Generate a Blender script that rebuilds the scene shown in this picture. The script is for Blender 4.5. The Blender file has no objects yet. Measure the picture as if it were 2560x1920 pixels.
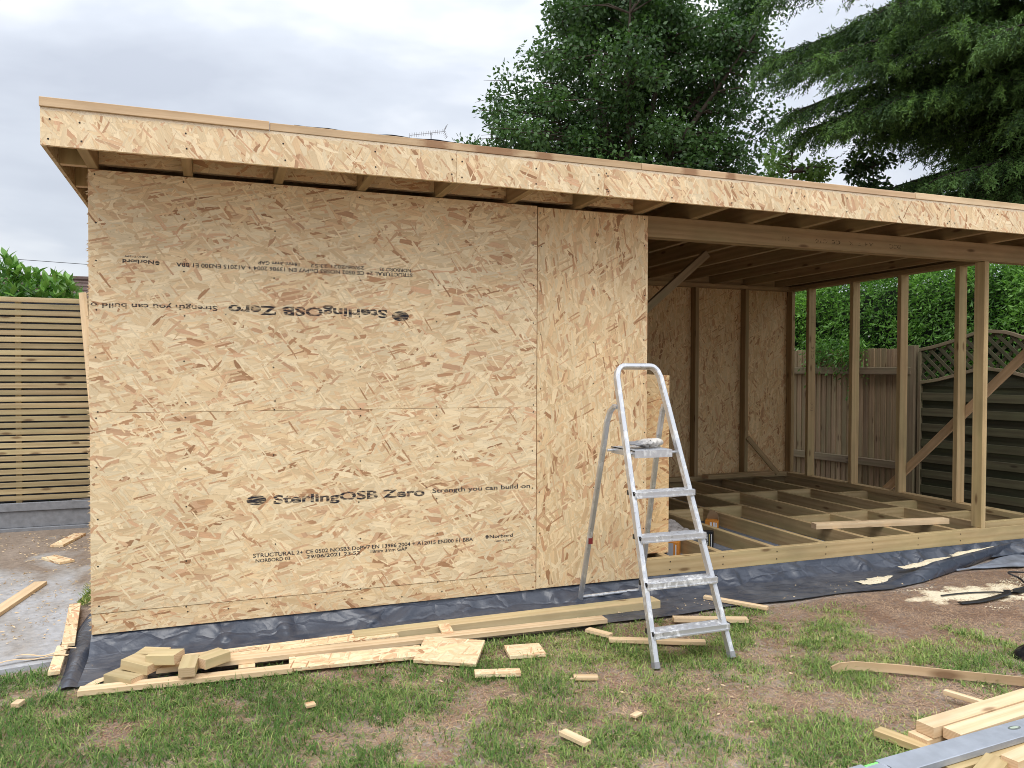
import bpy, bmesh, math, random
import numpy as np
from mathutils import Vector, Matrix

random.seed(7)
rng = np.random.default_rng(11)
scene = bpy.context.scene
COL = scene.collection
R = math.radians

# ------------------------------------------------------------------ camera
cam_d = bpy.data.cameras.new("camera")
cam = bpy.data.objects.new("camera", cam_d)
COL.objects.link(cam)
cam_d.sensor_width = 36.0
cam_d.lens = 27.746
cam_d.clip_start = 0.05
cam_d.clip_end = 1500
_yaw, _pitch, _roll = 0.361, -0.019, 0.004
_f = Vector((math.sin(_yaw) * math.cos(_pitch), math.cos(_yaw) * math.cos(_pitch), math.sin(_pitch)))
_r = Vector((math.cos(_yaw), -math.sin(_yaw), 0))
_u = _r.cross(_f)
_c, _s = math.cos(_roll), math.sin(_roll)
_x, _y = _r * _c + _u * _s, _u * _c - _r * _s
cam.matrix_world = Matrix(((_x.x, _y.x, -_f.x, 0.579), (_x.y, _y.y, -_f.y, -4.395),
                           (_x.z, _y.z, -_f.z, 1.334), (0, 0, 0, 1)))
scene.camera = cam

# ------------------------------------------------------------------ light
SUN_EL, SUN_AZ = R(58), R(205)          # azimuth clockwise from +y
scene.view_settings.view_transform = 'Standard'
scene.view_settings.look = 'None'
scene.view_settings.exposure = 0.17
scene.view_settings.gamma = 1.0
scene.view_settings.use_curve_mapping = False
scene.cycles.use_denoising = True
scene.cycles.denoising_prefilter = 'ACCURATE'
scene.cycles.filter_width = 0.95
scene.cycles.max_bounces = 8
scene.cycles.transparent_max_bounces = 16

world = bpy.data.worlds.new("World")
scene.world = world
world.use_nodes = True


class NT:
    """small node-tree builder"""
    def __init__(self, nt):
        self.nt = nt
        nt.nodes.clear()

    def n(self, typ, ins=None, **props):
        nd = self.nt.nodes.new(typ)
        for k, v in props.items():
            setattr(nd, k, v)
        for k, v in (ins or {}).items():
            s = nd.inputs[k]
            if isinstance(v, bpy.types.NodeSocket):
                self.nt.links.new(v, s)
            else:
                s.default_value = v
        return nd

    def math(self, op, a, b=None, clamp=False):
        i = {0: a}
        if b is not None:
            i[1] = b
        return self.n('ShaderNodeMath', i, operation=op, use_clamp=clamp).outputs[0]

    def mix(self, fac, a, b, blend='MIX'):
        nd = self.n('ShaderNodeMix', data_type='RGBA', blend_type=blend)
        for k, v in ((0, fac), (6, a), (7, b)):
            if isinstance(v, bpy.types.NodeSocket):
                self.nt.links.new(v, nd.inputs[k])
            else:
                nd.inputs[k].default_value = v if k == 0 else (tuple(v) + (1,))[:4]
        return nd.outputs[2]

    def ramp(self, fac, stops, interp='LINEAR'):
        nd = self.n('ShaderNodeValToRGB', {0: fac})
        cr = nd.color_ramp
        cr.interpolation = interp
        while len(cr.elements) < len(stops):
            cr.elements.new(0.5)
        for e, (p, c) in zip(cr.elements, stops):
            e.position = p
            e.color = (tuple(c) + (1,))[:4] if hasattr(c, '__len__') else (c, c, c, 1)
        return nd.outputs[0]

    def noise(self, vec, scale, detail=3, rough=0.55, dist=0.0, out=0):
        nd = self.n('ShaderNodeTexNoise', {'Scale': scale, 'Detail': detail, 'Roughness': rough, 'Distortion': dist})
        if vec is not None:
            self.nt.links.new(vec, nd.inputs['Vector'])
        return nd.outputs[out]

    def vmul(self, vec, v):
        return self.n('ShaderNodeVectorMath', {0: vec, 1: v}, operation='MULTIPLY').outputs[0]

    def vadd(self, vec, v):
        return self.n('ShaderNodeVectorMath', {0: vec, 1: v}, operation='ADD').outputs[0]


w = NT(world.node_tree)
geo_dir = w.n('ShaderNodeTexCoord').outputs['Generated']
sky = w.n('ShaderNodeTexSky', sky_type='NISHITA', sun_disc=False, sun_elevation=SUN_EL, sun_rotation=SUN_AZ)
bg_sky = w.n('ShaderNodeBackground', {0: sky.outputs[0], 1: 0.10})
sep = w.n('ShaderNodeSeparateXYZ', {0: geo_dir})
zc = w.math('MAXIMUM', sep.outputs[2], 0.0)
flat = w.vmul(geo_dir, (1.0, 1.0, 2.2))
cl1 = w.noise(w.vadd(flat, (3.1, 0.4, 0.0)), 1.9, 5, 0.55, 0.35)
cl2 = w.noise(w.vadd(flat, (0.7, 2.9, 1.3)), 4.0, 5, 0.55, 0.2)
cl = w.math('ADD', w.math('MULTIPLY', cl1, 0.75), w.math('MULTIPLY', cl2, 0.25))
cloud = w.ramp(cl, [(0.38, (0.66, 0.71, 0.81)), (0.49, (0.80, 0.855, 0.95)), (0.58, (1.06, 1.09, 1.14)), (0.66, (1.20, 1.21, 1.23))])
lift = w.math('ADD', w.math('MULTIPLY', w.math('POWER', zc, 2.0), 1.7), 0.77)   # an overcast sky is brighter overhead
bg_cl = w.n('ShaderNodeBackground', {0: cloud, 1: lift})
mixs = w.n('ShaderNodeMixShader', {0: 0.9, 1: bg_sky.outputs[0], 2: bg_cl.outputs[0]})
w.n('ShaderNodeOutputWorld', {0: mixs.outputs[0]})

sun_d = bpy.data.lights.new("sun", 'SUN')
sun_d.energy = 1.5
sun_d.angle = R(35)
sun_d.color = (1.0, 0.96, 0.9)
sun = bpy.data.objects.new("sun", sun_d)
COL.objects.link(sun)
sd = Vector((math.sin(SUN_AZ) * math.cos(SUN_EL), math.cos(SUN_AZ) * math.cos(SUN_EL), math.sin(SUN_EL)))
sun.rotation_euler = (-sd).to_track_quat('-Z', 'Y').to_euler()
sun.location = (0, -10, 20)

# ------------------------------------------------------------------ materials
def new_mat(name):
    m = bpy.data.materials.new(name)
    m.use_nodes = True
    return m, NT(m.node_tree)


def finish(t, color, rough=0.7, bump=None, bstr=0.3, bdist=0.01, metallic=0.0, spec=0.35, **extra):
    ins = {'Base Color': color if isinstance(color, bpy.types.NodeSocket) else (tuple(color) + (1,))[:4],
           'Roughness': rough, 'Metallic': metallic, 'Specular IOR Level': spec}
    if bump is not None:
        b = t.n('ShaderNodeBump', {'Strength': bstr, 'Distance': bdist, 'Height': bump})
        ins['Normal'] = b.outputs[0]
    p = t.n('ShaderNodeBsdfPrincipled', ins)
    o = t.n('ShaderNodeOutputMaterial', {0: p.outputs[0]})
    return p, o


def uv(t):
    return t.n('ShaderNodeUVMap', uv_map='UVMap').outputs[0]


def objrand(t):
    return t.n('ShaderNodeObjectInfo').outputs['Random']


def osb_mat(name, turn=0.0, gain=1.0, torn_band=None, warm=0.0):
    """oriented strand board: stacked layers of rectangular strands"""
    m, t = new_mat(name)
    v = uv(t)
    wob = t.noise(v, 55.0, 2, 0.6, out=1)
    v = t.vadd(v, t.vmul(t.vadd(wob, (-0.5, -0.5, -0.5)), (0.007, 0.007, 0.0)))
    stops = [(0.0, (0.845, 0.690, 0.455)), (0.33, (0.805, 0.625, 0.385)), (0.58, (0.76, 0.562, 0.328)),
             (0.76, (0.705, 0.488, 0.283)), (0.88, (0.66, 0.412, 0.247)), (0.96, (0.53, 0.300, 0.157)), (1.0, (0.37, 0.20, 0.10))]
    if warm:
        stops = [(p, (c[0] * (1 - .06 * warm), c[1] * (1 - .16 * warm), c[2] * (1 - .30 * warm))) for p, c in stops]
    lay = [  # angle deg, strand length, strand width, share, reach
        (4, .17, .040, 1.01, 9.0),
        (-22, .14, .034, .50, .44),
        (17, .15, .027, .45, .45),
        (62, .10, .028, .24, .43),
        (-8, .17, .023, .42, .46),
        (36, .14, .021, .28, .44),
        (-46, .13, .018, .22, .44),
        (-61, .11, .026, .13, .42),
        (10, .13, .036, .28, .42),
        (-15, .11, .011, .30, .44),
        (55, .10, .010, .12, .44),
    ]
    col = vec = edge = None
    for i, (a, L, W, p, reach) in enumerate(lay):
        rv = t.n('ShaderNodeVectorRotate', {'Vector': v, 'Angle': R(a + turn)}, rotation_type='Z_AXIS').outputs[0]
        sv = t.n('ShaderNodeVectorMath', {0: rv, 1: (1 / L, 1 / W, 1.0), 2: (i * 7.31, i * 3.77, 0)}, operation='MULTIPLY_ADD').outputs[0]
        vo = t.n('ShaderNodeTexVoronoi', {'Vector': sv, 'Scale': 1.0}, voronoi_dimensions='2D', distance='CHEBYCHEV', feature='F1')
        sc = t.n('ShaderNodeSeparateColor', {0: vo.outputs['Color']})
        g = t.math('POWER', sc.outputs[1], 1.32)
        c = t.ramp(g, stops)
        jit = t.math('ADD', t.math('MULTIPLY', sc.outputs[2], 0.23), 0.865)
        c = t.mix(1.0, c, t.n('ShaderNodeCombineColor', {0: jit, 1: jit, 2: jit}).outputs[0], 'MULTIPLY')
        if i == 0:
            col, vec = c, sv
            edge = t.math('MULTIPLY', vo.outputs['Distance'], 0.2)
            continue
        d = vo.outputs['Distance']
        mask = t.math('MULTIPLY', t.math('LESS_THAN', sc.outputs[0], p), t.math('LESS_THAN', d, reach))
        # thin shaded lip along some strand edges
        lip = t.math('MULTIPLY', t.math('GREATER_THAN', d, reach - .045), t.math('GREATER_THAN', sc.outputs[2], .35))
        c = t.mix(t.math('MULTIPLY', lip, .17), c, (0.36, 0.20, 0.10))
        col = t.mix(mask, col, c)
        vec = t.n('ShaderNodeMix', {0: mask, 4: vec, 5: sv}, data_type='VECTOR').outputs[1]
        edge = t.math('ADD', t.math('MULTIPLY', edge, t.math('SUBTRACT', 1.0, mask)),
                      t.math('MULTIPLY', mask, t.math('ADD', t.math('MULTIPLY', d, -.5), .3 + .05 * i)))
    gr = t.noise(t.vmul(vec, (1.2, 9.0, 1.0)), 1.0, 4, 0.6)
    col = t.mix(1.0, col, t.ramp(gr, [(0.25, 0.82), (0.5, 1.0), (0.75, 1.10)]), 'MULTIPLY')
    big = t.noise(v, 1.1, 3)
    col = t.mix(1.0, col, t.ramp(big, [(0.3, 0.93), (0.7, 1.06)]), 'MULTIPLY')
    # loose dark specks and splinter gaps
    sp = t.noise(t.vmul(v, (60, 110, 1)), 1.0, 2, 0.5)
    col = t.mix(t.ramp(sp, [(0.69, 0.0), (0.75, 0.6)]), col, (0.24, 0.13, 0.065))
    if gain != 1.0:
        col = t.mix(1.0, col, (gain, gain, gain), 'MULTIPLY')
    if torn_band:
        oz = t.n('ShaderNodeSeparateXYZ', {0: t.n('ShaderNodeTexCoord').outputs['Object']}).outputs[2]
        ragged = t.math('MULTIPLY', t.noise(t.vmul(v, (14, 40, 1)), 1.0, 4, 0.7), 0.045)
        tb = t.math('GREATER_THAN', t.math('ADD', oz, ragged), torn_band)
        fib = t.noise(t.vmul(v, (90, 260, 1)), 1.0, 3, 0.6)
        col = t.mix(t.math('MULTIPLY', tb, .85), col, t.ramp(fib, [(0.3, (0.60, 0.46, 0.31)), (0.55, (0.80, 0.68, 0.50)), (0.75, (0.86, 0.76, 0.60))]))
    finish(t, col, 0.62, edge, 0.35, 0.004, spec=0.3)
    return m


def wood_mat(name, base, dark, green=None, knots=1.0, scorch=None, spread=0.22, rough=0.72):
    m, t = new_mat(name)
    v = uv(t)
    rnd = objrand(t)
    off = t.n('ShaderNodeCombineXYZ', {0: t.math('MULTIPLY', rnd, 37.0), 1: t.math('MULTIPLY', rnd, 11.0), 2: 0.0}).outputs[0]
    v2 = t.vadd(v, off)
    fine = t.noise(t.vmul(v2, (5, 190, 1)), 1.0, 4, 0.6)
    wav = t.noise(t.vmul(v2, (1.1, 30, 1)), 1.0, 3, 0.5, 1.2)
    ring = t.n('ShaderNodeTexWave', {'Vector': t.vmul(v2, (0.30, 7, 1)), 'Scale': 1.0, 'Distortion': 9.0, 'Detail': 3.0, 'Detail Scale': 0.8},
               wave_type='BANDS', bands_direction='Y').outputs['Fac']
    f = t.math('ADD', t.math('MULTIPLY', ring, .22), t.math('ADD', t.math('MULTIPLY', wav, .46), t.math('MULTIPLY', fine, .40)))
    col = t.mix(t.ramp(f, [(0.38, 0.0), (0.74, 1.0)]), base, dark)
    if green:
        gn = t.noise(t.vmul(v2, (1.3, 9, 1)), 1.0, 3)
        col = t.mix(t.ramp(gn, [(0.42, 0.0), (0.68, 0.75)]), col, green)
    # knots
    kv = t.n('ShaderNodeTexVoronoi', {'Vector': t.vmul(v2, (3.2, 11, 1)), 'Scale': 1.0}, voronoi_dimensions='2D', feature='F1')
    kr = t.n('ShaderNodeSeparateColor', {0: kv.outputs['Color']}).outputs[0]
    km = t.math('MULTIPLY', t.math('GREATER_THAN', kr, 1 - .16 * knots), t.ramp(kv.outputs['Distance'], [(0.07, 1.0), (0.17, 0.0)]))
    col = t.mix(t.math('MULTIPLY', km, .8), col, (dark[0] * .38, dark[1] * .30, dark[2] * .26))
    val = t.math('ADD', t.math('MULTIPLY', rnd, spread), 1 - spread / 2)
    col = t.mix(1.0, col, t.n('ShaderNodeCombineColor', {0: val, 1: val, 2: val}).outputs[0], 'MULTIPLY')
    dirt = t.noise(t.vmul(v2, (2.0, 6, 1)), 1.0, 4, .6)
    col = t.mix(1.0, col, t.ramp(dirt, [(0.30, 0.80), (0.58, 1.05)]), 'MULTIPLY')
    if scorch:
        sx = t.n('ShaderNodeSeparateXYZ', {0: t.n('ShaderNodeTexCoord').outputs['Object']}).outputs[0]
        sn = t.noise(t.vmul(v2, (9, 22, 1)), 1.0, 5, .7)
        for (c, r) in scorch:                  # burn marks along the board
            d = t.math('SUBTRACT', 1.0, t.math('DIVIDE', t.math('ABSOLUTE', t.math('SUBTRACT', sx, c)), r))
            k = t.math('ADD', t.math('MULTIPLY', t.math('MAXIMUM', d, -0.6), .8), sn)
            col = t.mix(t.ramp(k, [(.62, 0.0), (1.15, .75)]), col, (0.26, 0.125, 0.06))
            col = t.mix(t.ramp(k, [(1.0, 0.0), (1.5, .85)]), col, (0.040, 0.018, 0.012))
    finish(t, col, rough, f, 0.25, 0.002, spec=0.3)
    return m


OSB = osb_mat("osb_wall")
OSB_X = osb_mat("osb_upright", 6, warm=0.35)
OSB_F = osb_mat("osb_fascia", 62, 1.0, torn_band=2.492)
OSB_SHADE_R = osb_mat("osb_roof_shaded", 0, 0.62, warm=0.4)  # same board as the walls; shade under the roof put into its colour
OSB_SHADE_B = osb_mat("osb_inside_shaded", 6, 0.90, warm=0.9)  # warmer, darker copy of the board: indoor shade put into the colour
OSB_C = osb_mat("osb_offcut", 20, 1.0)
OSB_L = osb_mat("osb_leaning", 84, 0.95, warm=1.1)
TREATED = wood_mat("treated_timber", (0.56, 0.41, 0.218), (0.43, 0.298, 0.142), (0.46, 0.375, 0.180))
FLOOR_W = wood_mat("floor_timber", (0.52, 0.37, 0.20), (0.38, 0.255, 0.125), (0.42, 0.335, 0.165))
BLOCK_W = wood_mat("block_timber", (0.64, 0.50, 0.29), (0.53, 0.39, 0.205), (0.55, 0.47, 0.25), spread=.34)
JOIST = wood_mat("joist_timber", (0.40, 0.268, 0.140), (0.28, 0.178, 0.085), (0.31, 0.238, 0.115))  # darker than the treated timber: shade under the roof is in this colour
FRESH = wood_mat("fresh_timber", (0.78, 0.60, 0.385), (0.66, 0.465, 0.265), knots=.8, spread=.12)
BATTEN = wood_mat("roof_batten_timber", (0.66, 0.48, 0.295), (0.54, 0.365, 0.205), knots=.6, spread=.18)
BATTEN_T = wood_mat("marked_batten_timber", (0.66, 0.47, 0.30), (0.55, 0.37, 0.21), knots=.8, scorch=((3.21, .09), (3.50, .05)), spread=.1)
BATTEN_S = wood_mat("scorched_batten_timber", (0.63, 0.46, 0.28), (0.50, 0.33, 0.18), knots=1.2, scorch=((1.98, .22), (1.66, .12), (2.28, .08)), spread=.1)
ORANGE_W = wood_mat("brace_timber", (0.66, 0.46, 0.275), (0.55, 0.365, 0.205), knots=.5)
SLAT_W = wood_mat("slat_timber", (0.49, 0.385, 0.225), (0.34, 0.25, 0.135), (0.40, 0.345, 0.185), knots=2.2, spread=.5)
OLD_B = wood_mat("weathered_board", (0.31, 0.220, 0.137), (0.205, 0.14, 0.083), (0.21, 0.19, 0.10), knots=1.6, spread=.45, rough=.85)
OLD_P = wood_mat("weathered_panel", (0.060, 0.058, 0.034), (0.036, 0.034, 0.021), (0.045, 0.056, 0.026), knots=.7, spread=.35, rough=.85)
SLAT_D = wood_mat("mossy_slat", (0.100, 0.090, 0.052), (0.065, 0.056, 0.033), (0.08, 0.085, 0.044), knots=.7, spread=.3, rough=.85)
OLD_R = wood_mat("weathered_rail", (0.23, 0.175, 0.115), (0.155, 0.115, 0.072), (0.175, 0.160, 0.090), knots=.8, spread=.3, rough=.85)


def end_mat(name, a, b):
    m, t = new_mat(name)
    tc = uv(t)
    rg_ = t.n('ShaderNodeTexWave', {'Vector': t.vmul(tc, (1, 1, 1)), 'Scale': 30.0, 'Distortion': 2.5, 'Detail': 2.0}, wave_type='RINGS', rings_direction='Z').outputs['Fac']
    nz = t.noise(tc, 60, 4, .6)
    c = t.mix(t.math('ADD', t.math('MULTIPLY', rg_, .5), t.math('MULTIPLY', nz, .4)), a, b)
    finish(t, c, .8, nz, .2, .002, spec=.2)
    return m


END_T = end_mat("treated_end_grain", (0.56, 0.40, 0.25), (0.46, 0.30, 0.17))
END_F = end_mat("fresh_end_grain", (0.72, 0.52, 0.33), (0.58, 0.385, 0.22))
END_OF = {TREATED: END_T, BLOCK_W: END_F, FLOOR_W: END_T, JOIST: END_T, FRESH: END_F}


def simple_mat(name, color, rough=0.6, metallic=0.0, var=0.0, vscale=8.0, spec=.4, bump=0.0):
    m, t = new_mat(name)
    c = color
    b = None
    if var:
        tc = t.n('ShaderNodeTexCoord').outputs['Object']
        nz = t.noise(tc, vscale, 5, .6)
        c = t.mix(1.0, color, t.ramp(nz, [(0.3, 1 - var), (0.7, 1 + var)]), 'MULTIPLY')
        b = nz if bump else None
    finish(t, c, rough, b, bump, 0.01, metallic, spec)
    return m


INK = None


def ink_mat(lo=.34):
    m, t = new_mat("printed_ink")
    tc = t.n('ShaderNodeTexCoord').outputs['Object']
    nz = t.noise(t.vmul(tc, (16, 1, 150)), 1.0, 4, .7)
    a = t.ramp(nz, [(lo, 0.12), (lo + .12, 0.95)])
    d = t.n('ShaderNodeBsdfDiffuse', {0: (0.035, 0.035, 0.045, 1)})
    tr = t.n('ShaderNodeBsdfTransparent')
    mx = t.n('ShaderNodeMixShader', {0: a, 1: tr.outputs[0], 2: d.outputs[0]})
    t.n('ShaderNodeOutputMaterial', {0: mx.outputs[0]})
    return m


INK = ink_mat(.30)
INK_S = ink_mat(.42)


def alu_mat():
    m, t = new_mat("paint_spattered_aluminium")
    tc = t.n('ShaderNodeTexCoord').outputs['Object']
    n1 = t.noise(t.vmul(tc, (1, 1, .6)), 46, 5, .7)
    n2 = t.noise(tc, 9, 4, .6)
    paint = t.ramp(t.math('ADD', t.math('MULTIPLY', n1, .6), t.math('MULTIPLY', n2, .4)), [(0.52, 0.0), (0.58, 0.8)])
    col = t.mix(paint, (0.62, 0.63, 0.65), (0.76, 0.76, 0.75))
    grime = t.noise(t.vadd(tc, (5, 5, 5)), 30, 4, .7)
    col = t.mix(t.ramp(grime, [(0.60, 0.0), (0.72, 0.6)]), col, (0.10, 0.09, 0.085))
    met = t.math('SUBTRACT', 0.75, t.math('MULTIPLY', paint, .7))
    p, o = finish(t, col, 0.45, n1, 0.15, 0.003)
    t.nt.links.new(met, p.inputs['Metallic'])
    return m


ALU = alu_mat()
LEVEL_M = simple_mat("anodised_level", (0.42, 0.455, 0.51), 0.42, 0.35, .12, 14)
BLACK_P = simple_mat("black_plastic", (0.018, 0.018, 0.02), 0.4)
DARK_S = simple_mat("screw_head", (0.035, 0.028, 0.022), 0.4, 0.5)


def dpm_mat():
    m, t = new_mat("black_polythene")
    tc = t.n('ShaderNodeTexCoord').outputs['Object']
    n1 = t.noise(t.vmul(tc, (3.2, 6, 5)), 1.0, 2, .45, 1.2)
    n2 = t.noise(tc, 70, 3, .5)
    dust = t.noise(t.vadd(tc, (9, 2, 1)), 6, 5, .65)
    geo = t.n('ShaderNodeNewGeometry').outputs['Normal']
    up = t.n('ShaderNodeSeparateXYZ', {0: geo}).outputs[2]
    dm = t.math('MULTIPLY', t.ramp(dust, [(0.42, 0.02), (0.68, .5)]), t.ramp(up, [(0.75, 0.0), (0.98, 1.0)]))
    col = t.mix(dm, (0.042, 0.051, 0.073), (0.18, 0.186, 0.205))
    cr = t.n('ShaderNodeTexVoronoi', {'Vector': t.vadd(t.vmul(tc, (4.5, 9, 9)), t.vmul(t.noise(tc, 4, 3, .6, out=1), (.8, .8, .8))), 'Scale': 1.0}, feature='DISTANCE_TO_EDGE').outputs['Distance']
    cr = t.ramp(cr, [(0.0, 0.0), (0.10, .75), (0.4, 1.0)])
    h = t.math('ADD', t.math('MULTIPLY', n1, .8), t.math('ADD', t.math('MULTIPLY', n2, .05), t.math('MULTIPLY', cr, .22)))
    finish(t, col, 0.33, h, 0.45, 0.035, spec=.6)
    return m


DPM = dpm_mat()
FOIL = simple_mat("pale_membrane", (0.19, 0.21, 0.25), 0.5, 0, .35, 9, bump=.4)


def ground_mat():
    m, t = new_mat("trodden_soil")
    tc = t.n('ShaderNodeTexCoord').outputs['Object']
    n1 = t.noise(tc, 1.7, 5, .6)
    n2 = t.noise(tc, 38, 5, .7)
    n3 = t.noise(tc, 160, 3, .7)
    col = t.ramp(n1, [(0.35, (0.245, 0.172, 0.130)), (0.52, (0.325, 0.255, 0.205)), (0.68, (0.40, 0.342, 0.290))])
    col = t.mix(1.0, col, t.ramp(n2, [(0.28, 0.55), (0.6, 1.12)]), 'MULTIPLY')
    col = t.mix(t.ramp(n3, [(0.60, 0.0), (0.72, .5)]), col, (0.33, 0.26, 0.18))
    finish(t, col, 0.95, t.math('ADD', n2, t.math('MULTIPLY', n3, .4)), .7, .02, spec=.15)
    return m


SOIL = ground_mat()


def patio_mat():
    m, t = new_mat("dusty_concrete")
    tc = t.n('ShaderNodeTexCoord').outputs['Object']
    n1 = t.noise(t.vmul(tc, (1.3, .8, 1)), 1.6, 5, .6, .4)
    n2 = t.noise(tc, 26, 5, .65)
    n3 = t.noise(tc, 120, 3, .6)
    y = t.n('ShaderNodeSeparateXYZ', {0: tc}).outputs[1]
    k = t.math('ADD', n1, t.math('MULTIPLY', y, .11))
    col = t.ramp(k, [(0.52, (0.42, 0.43, 0.45)), (0.66, (0.34, 0.32, 0.30)), (0.78, (0.24, 0.19, 0.15)), (0.95, (0.30, 0.245, 0.20))])
    col = t.mix(1.0, col, t.ramp(n2, [(0.28, 0.72), (0.65, 1.1)]), 'MULTIPLY')
    col = t.mix(t.ramp(n3, [(0.60, 0.0), (0.70, .5)]), col, (0.58, 0.47, 0.32))
    finish(t, col, .9, n2, .25, .01, spec=.2)
    return m


PATIO = patio_mat()
GRAVEL_B = simple_mat("cast_concrete", (0.23, 0.24, 0.26), .85, 0, .18, 20, bump=.2)
SAWDUST = simple_mat("sawdust", (0.80, 0.70, 0.50), .95, 0, .18, 90, bump=.4)
SHAVING = simple_mat("wood_shaving", (0.66, 0.50, 0.31), .85, 0, .25, 30)


def leaf_mat(name, dark, light, rough=.45, trans=.25, spec=.4, dry=None):
    """leaf colour comes from a per-leaf tone value stored on the mesh"""
    m, t = new_mat(name)
    at = t.n('ShaderNodeAttribute', attribute_name='tone').outputs['Fac']
    col = t.ramp(at, [(0.0, dark), (1.0, light)] if dry is None else [(0.0, dark), (0.72, light), (1.0, dry)])
    p = t.n('ShaderNodeBsdfPrincipled', {'Base Color': col, 'Roughness': rough, 'Specular IOR Level': spec})
    tl = t.n('ShaderNodeBsdfTranslucent', {0: t.mix(1.0, col, (1.3, 1.5, .7), 'MULTIPLY')})
    mx = t.n('ShaderNodeMixShader', {0: trans, 1: p.outputs[0], 2: tl.outputs[0]})
    t.n('ShaderNodeOutputMaterial', {0: mx.outputs[0]})
    return m


def leafobj_mat(name, dark, light, rough=.35, trans=.25):
    m, t = new_mat(name)
    col = t.ramp(objrand(t), [(0.0, dark), (1.0, light)])
    p = t.n('ShaderNodeBsdfPrincipled', {'Base Color': col, 'Roughness': rough})
    tl = t.n('ShaderNodeBsdfTranslucent', {0: col})
    mx = t.n('ShaderNodeMixShader', {0: trans, 1: p.outputs[0], 2: tl.outputs[0]})
    t.n('ShaderNodeOutputMaterial', {0: mx.outputs[0]})
    return m


LEAF_BIG = leaf_mat("broad_tree_leaf", (0.026, 0.062, 0.020), (0.092, 0.180, 0.052))
LEAF_PALE = leaf_mat("pale_tree_leaf", (0.075, 0.150, 0.036), (0.22, 0.36, 0.10))
LEAF_DK = leaf_mat("small_tree_leaf", (0.022, 0.050, 0.018), (0.065, 0.125, 0.04))
NEEDLE = leaf_mat("cedar_needle", (0.012, 0.038, 0.016), (0.16, 0.30, 0.065), .6, .15)
HEDGE_L = leaf_mat("hedge_leaf", (0.060, 0.150, 0.036), (0.25, 0.47, 0.10), .4, .35)
LAUREL_L = leafobj_mat("laurel_leaf", (0.085, 0.22, 0.03), (0.25, 0.46, 0.09))
LAUREL_I = leaf_mat("laurel_inner_leaf", (0.045, 0.13, 0.02), (0.17, 0.35, 0.07))
GRASS_M = leaf_mat("grass_blade", (0.070, 0.150, 0.028), (0.345, 0.435, 0.130), .55, .2, .25, dry=(0.50, 0.435, 0.20))
STRAW_M = leaf_mat("dry_grass_blade", (0.29, 0.165, 0.105), (0.72, 0.53, 0.36), .85, .1, .1)
PETAL = simple_mat("white_petal", (0.8, 0.8, 0.76), .6)
BARK_D = simple_mat('dark_bark', (0.035, 0.028, 0.022), .9, 0, .4, 12, bump=.6)
BARK = simple_mat("bark", (0.075, 0.058, 0.044), .9, 0, .4, 12, bump=.6)
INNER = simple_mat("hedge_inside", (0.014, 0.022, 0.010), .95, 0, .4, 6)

# ------------------------------------------------------------------ mesh helpers
def tag(o, label=None, cat=None, group=None, kind=None):
    if label: o['label'] = label
    if cat: o['category'] = cat
    if group: o['group'] = group
    if kind: o['kind'] = kind
    return o


def empty(name, loc, label, cat, group=None):
    o = bpy.data.objects.new(name, None)
    o.empty_display_size = 0.1
    o.location = loc
    COL.objects.link(o)
    return tag(o, label, cat, group)


def link(name, me, mat=None, parent=None, loc=None):
    o = bpy.data.objects.new(name, me)
    COL.objects.link(o)
    if mat is not None and not me.materials:
        me.materials.append(mat)
    if parent is not None:
        o.parent = parent
    if loc is not None:
        o.location = loc
    return o


def root_loc(parent):
    v = Vector((0, 0, 0))
    while parent is not None:
        v += Vector(parent.location)
        parent = parent.parent
    return v


def mesh_from(name, verts, faces, mat=None, parent=None, smooth=False, uvs=None):
    """verts in world metres; stored relative to the parent thing"""
    o = root_loc(parent)
    me = bpy.data.meshes.new(name)
    vv = [(v[0] - o.x, v[1] - o.y, v[2] - o.z) for v in verts]
    me.from_pydata(vv, [], [tuple(f) for f in faces])
    if smooth:
        me.polygons.foreach_set('use_smooth', [True] * len(me.polygons))
    if uvs is not None:
        ul = me.uv_layers.new(name='UVMap')
        ul.data.foreach_set('uv', np.asarray([uvs[l.vertex_index] for l in me.loops], dtype=np.float32).ravel())
    me.update()
    return link(name, me, mat, parent)


def np_mesh(name, V, F, mat=None, parent=None, tone=None, smooth=False):
    """large meshes from numpy: V (n,3) world, F (m,k)"""
    o = root_loc(parent)
    V = np.asarray(V, dtype=np.float32) - np.array([o.x, o.y, o.z], dtype=np.float32)
    F = np.asarray(F, dtype=np.int32)
    me = bpy.data.meshes.new(name)
    me.vertices.add(len(V))
    me.vertices.foreach_set('co', V.ravel())
    k = F.shape[1]
    me.loops.add(F.size)
    me.loops.foreach_set('vertex_index', F.ravel())
    me.polygons.add(len(F))
    me.polygons.foreach_set('loop_start', np.arange(0, F.size, k, dtype=np.int32))
    me.polygons.foreach_set('loop_total', np.full(len(F), k, dtype=np.int32))
    if smooth:
        me.polygons.foreach_set('use_smooth', np.ones(len(F), dtype=bool))
    if tone is not None:
        a = me.attributes.new('tone', 'FLOAT', 'POINT')
        a.data.foreach_set('value', np.asarray(tone, dtype=np.float32))
    me.update(calc_edges=True)
    me.validate()
    return link(name, me, mat, parent)


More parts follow.
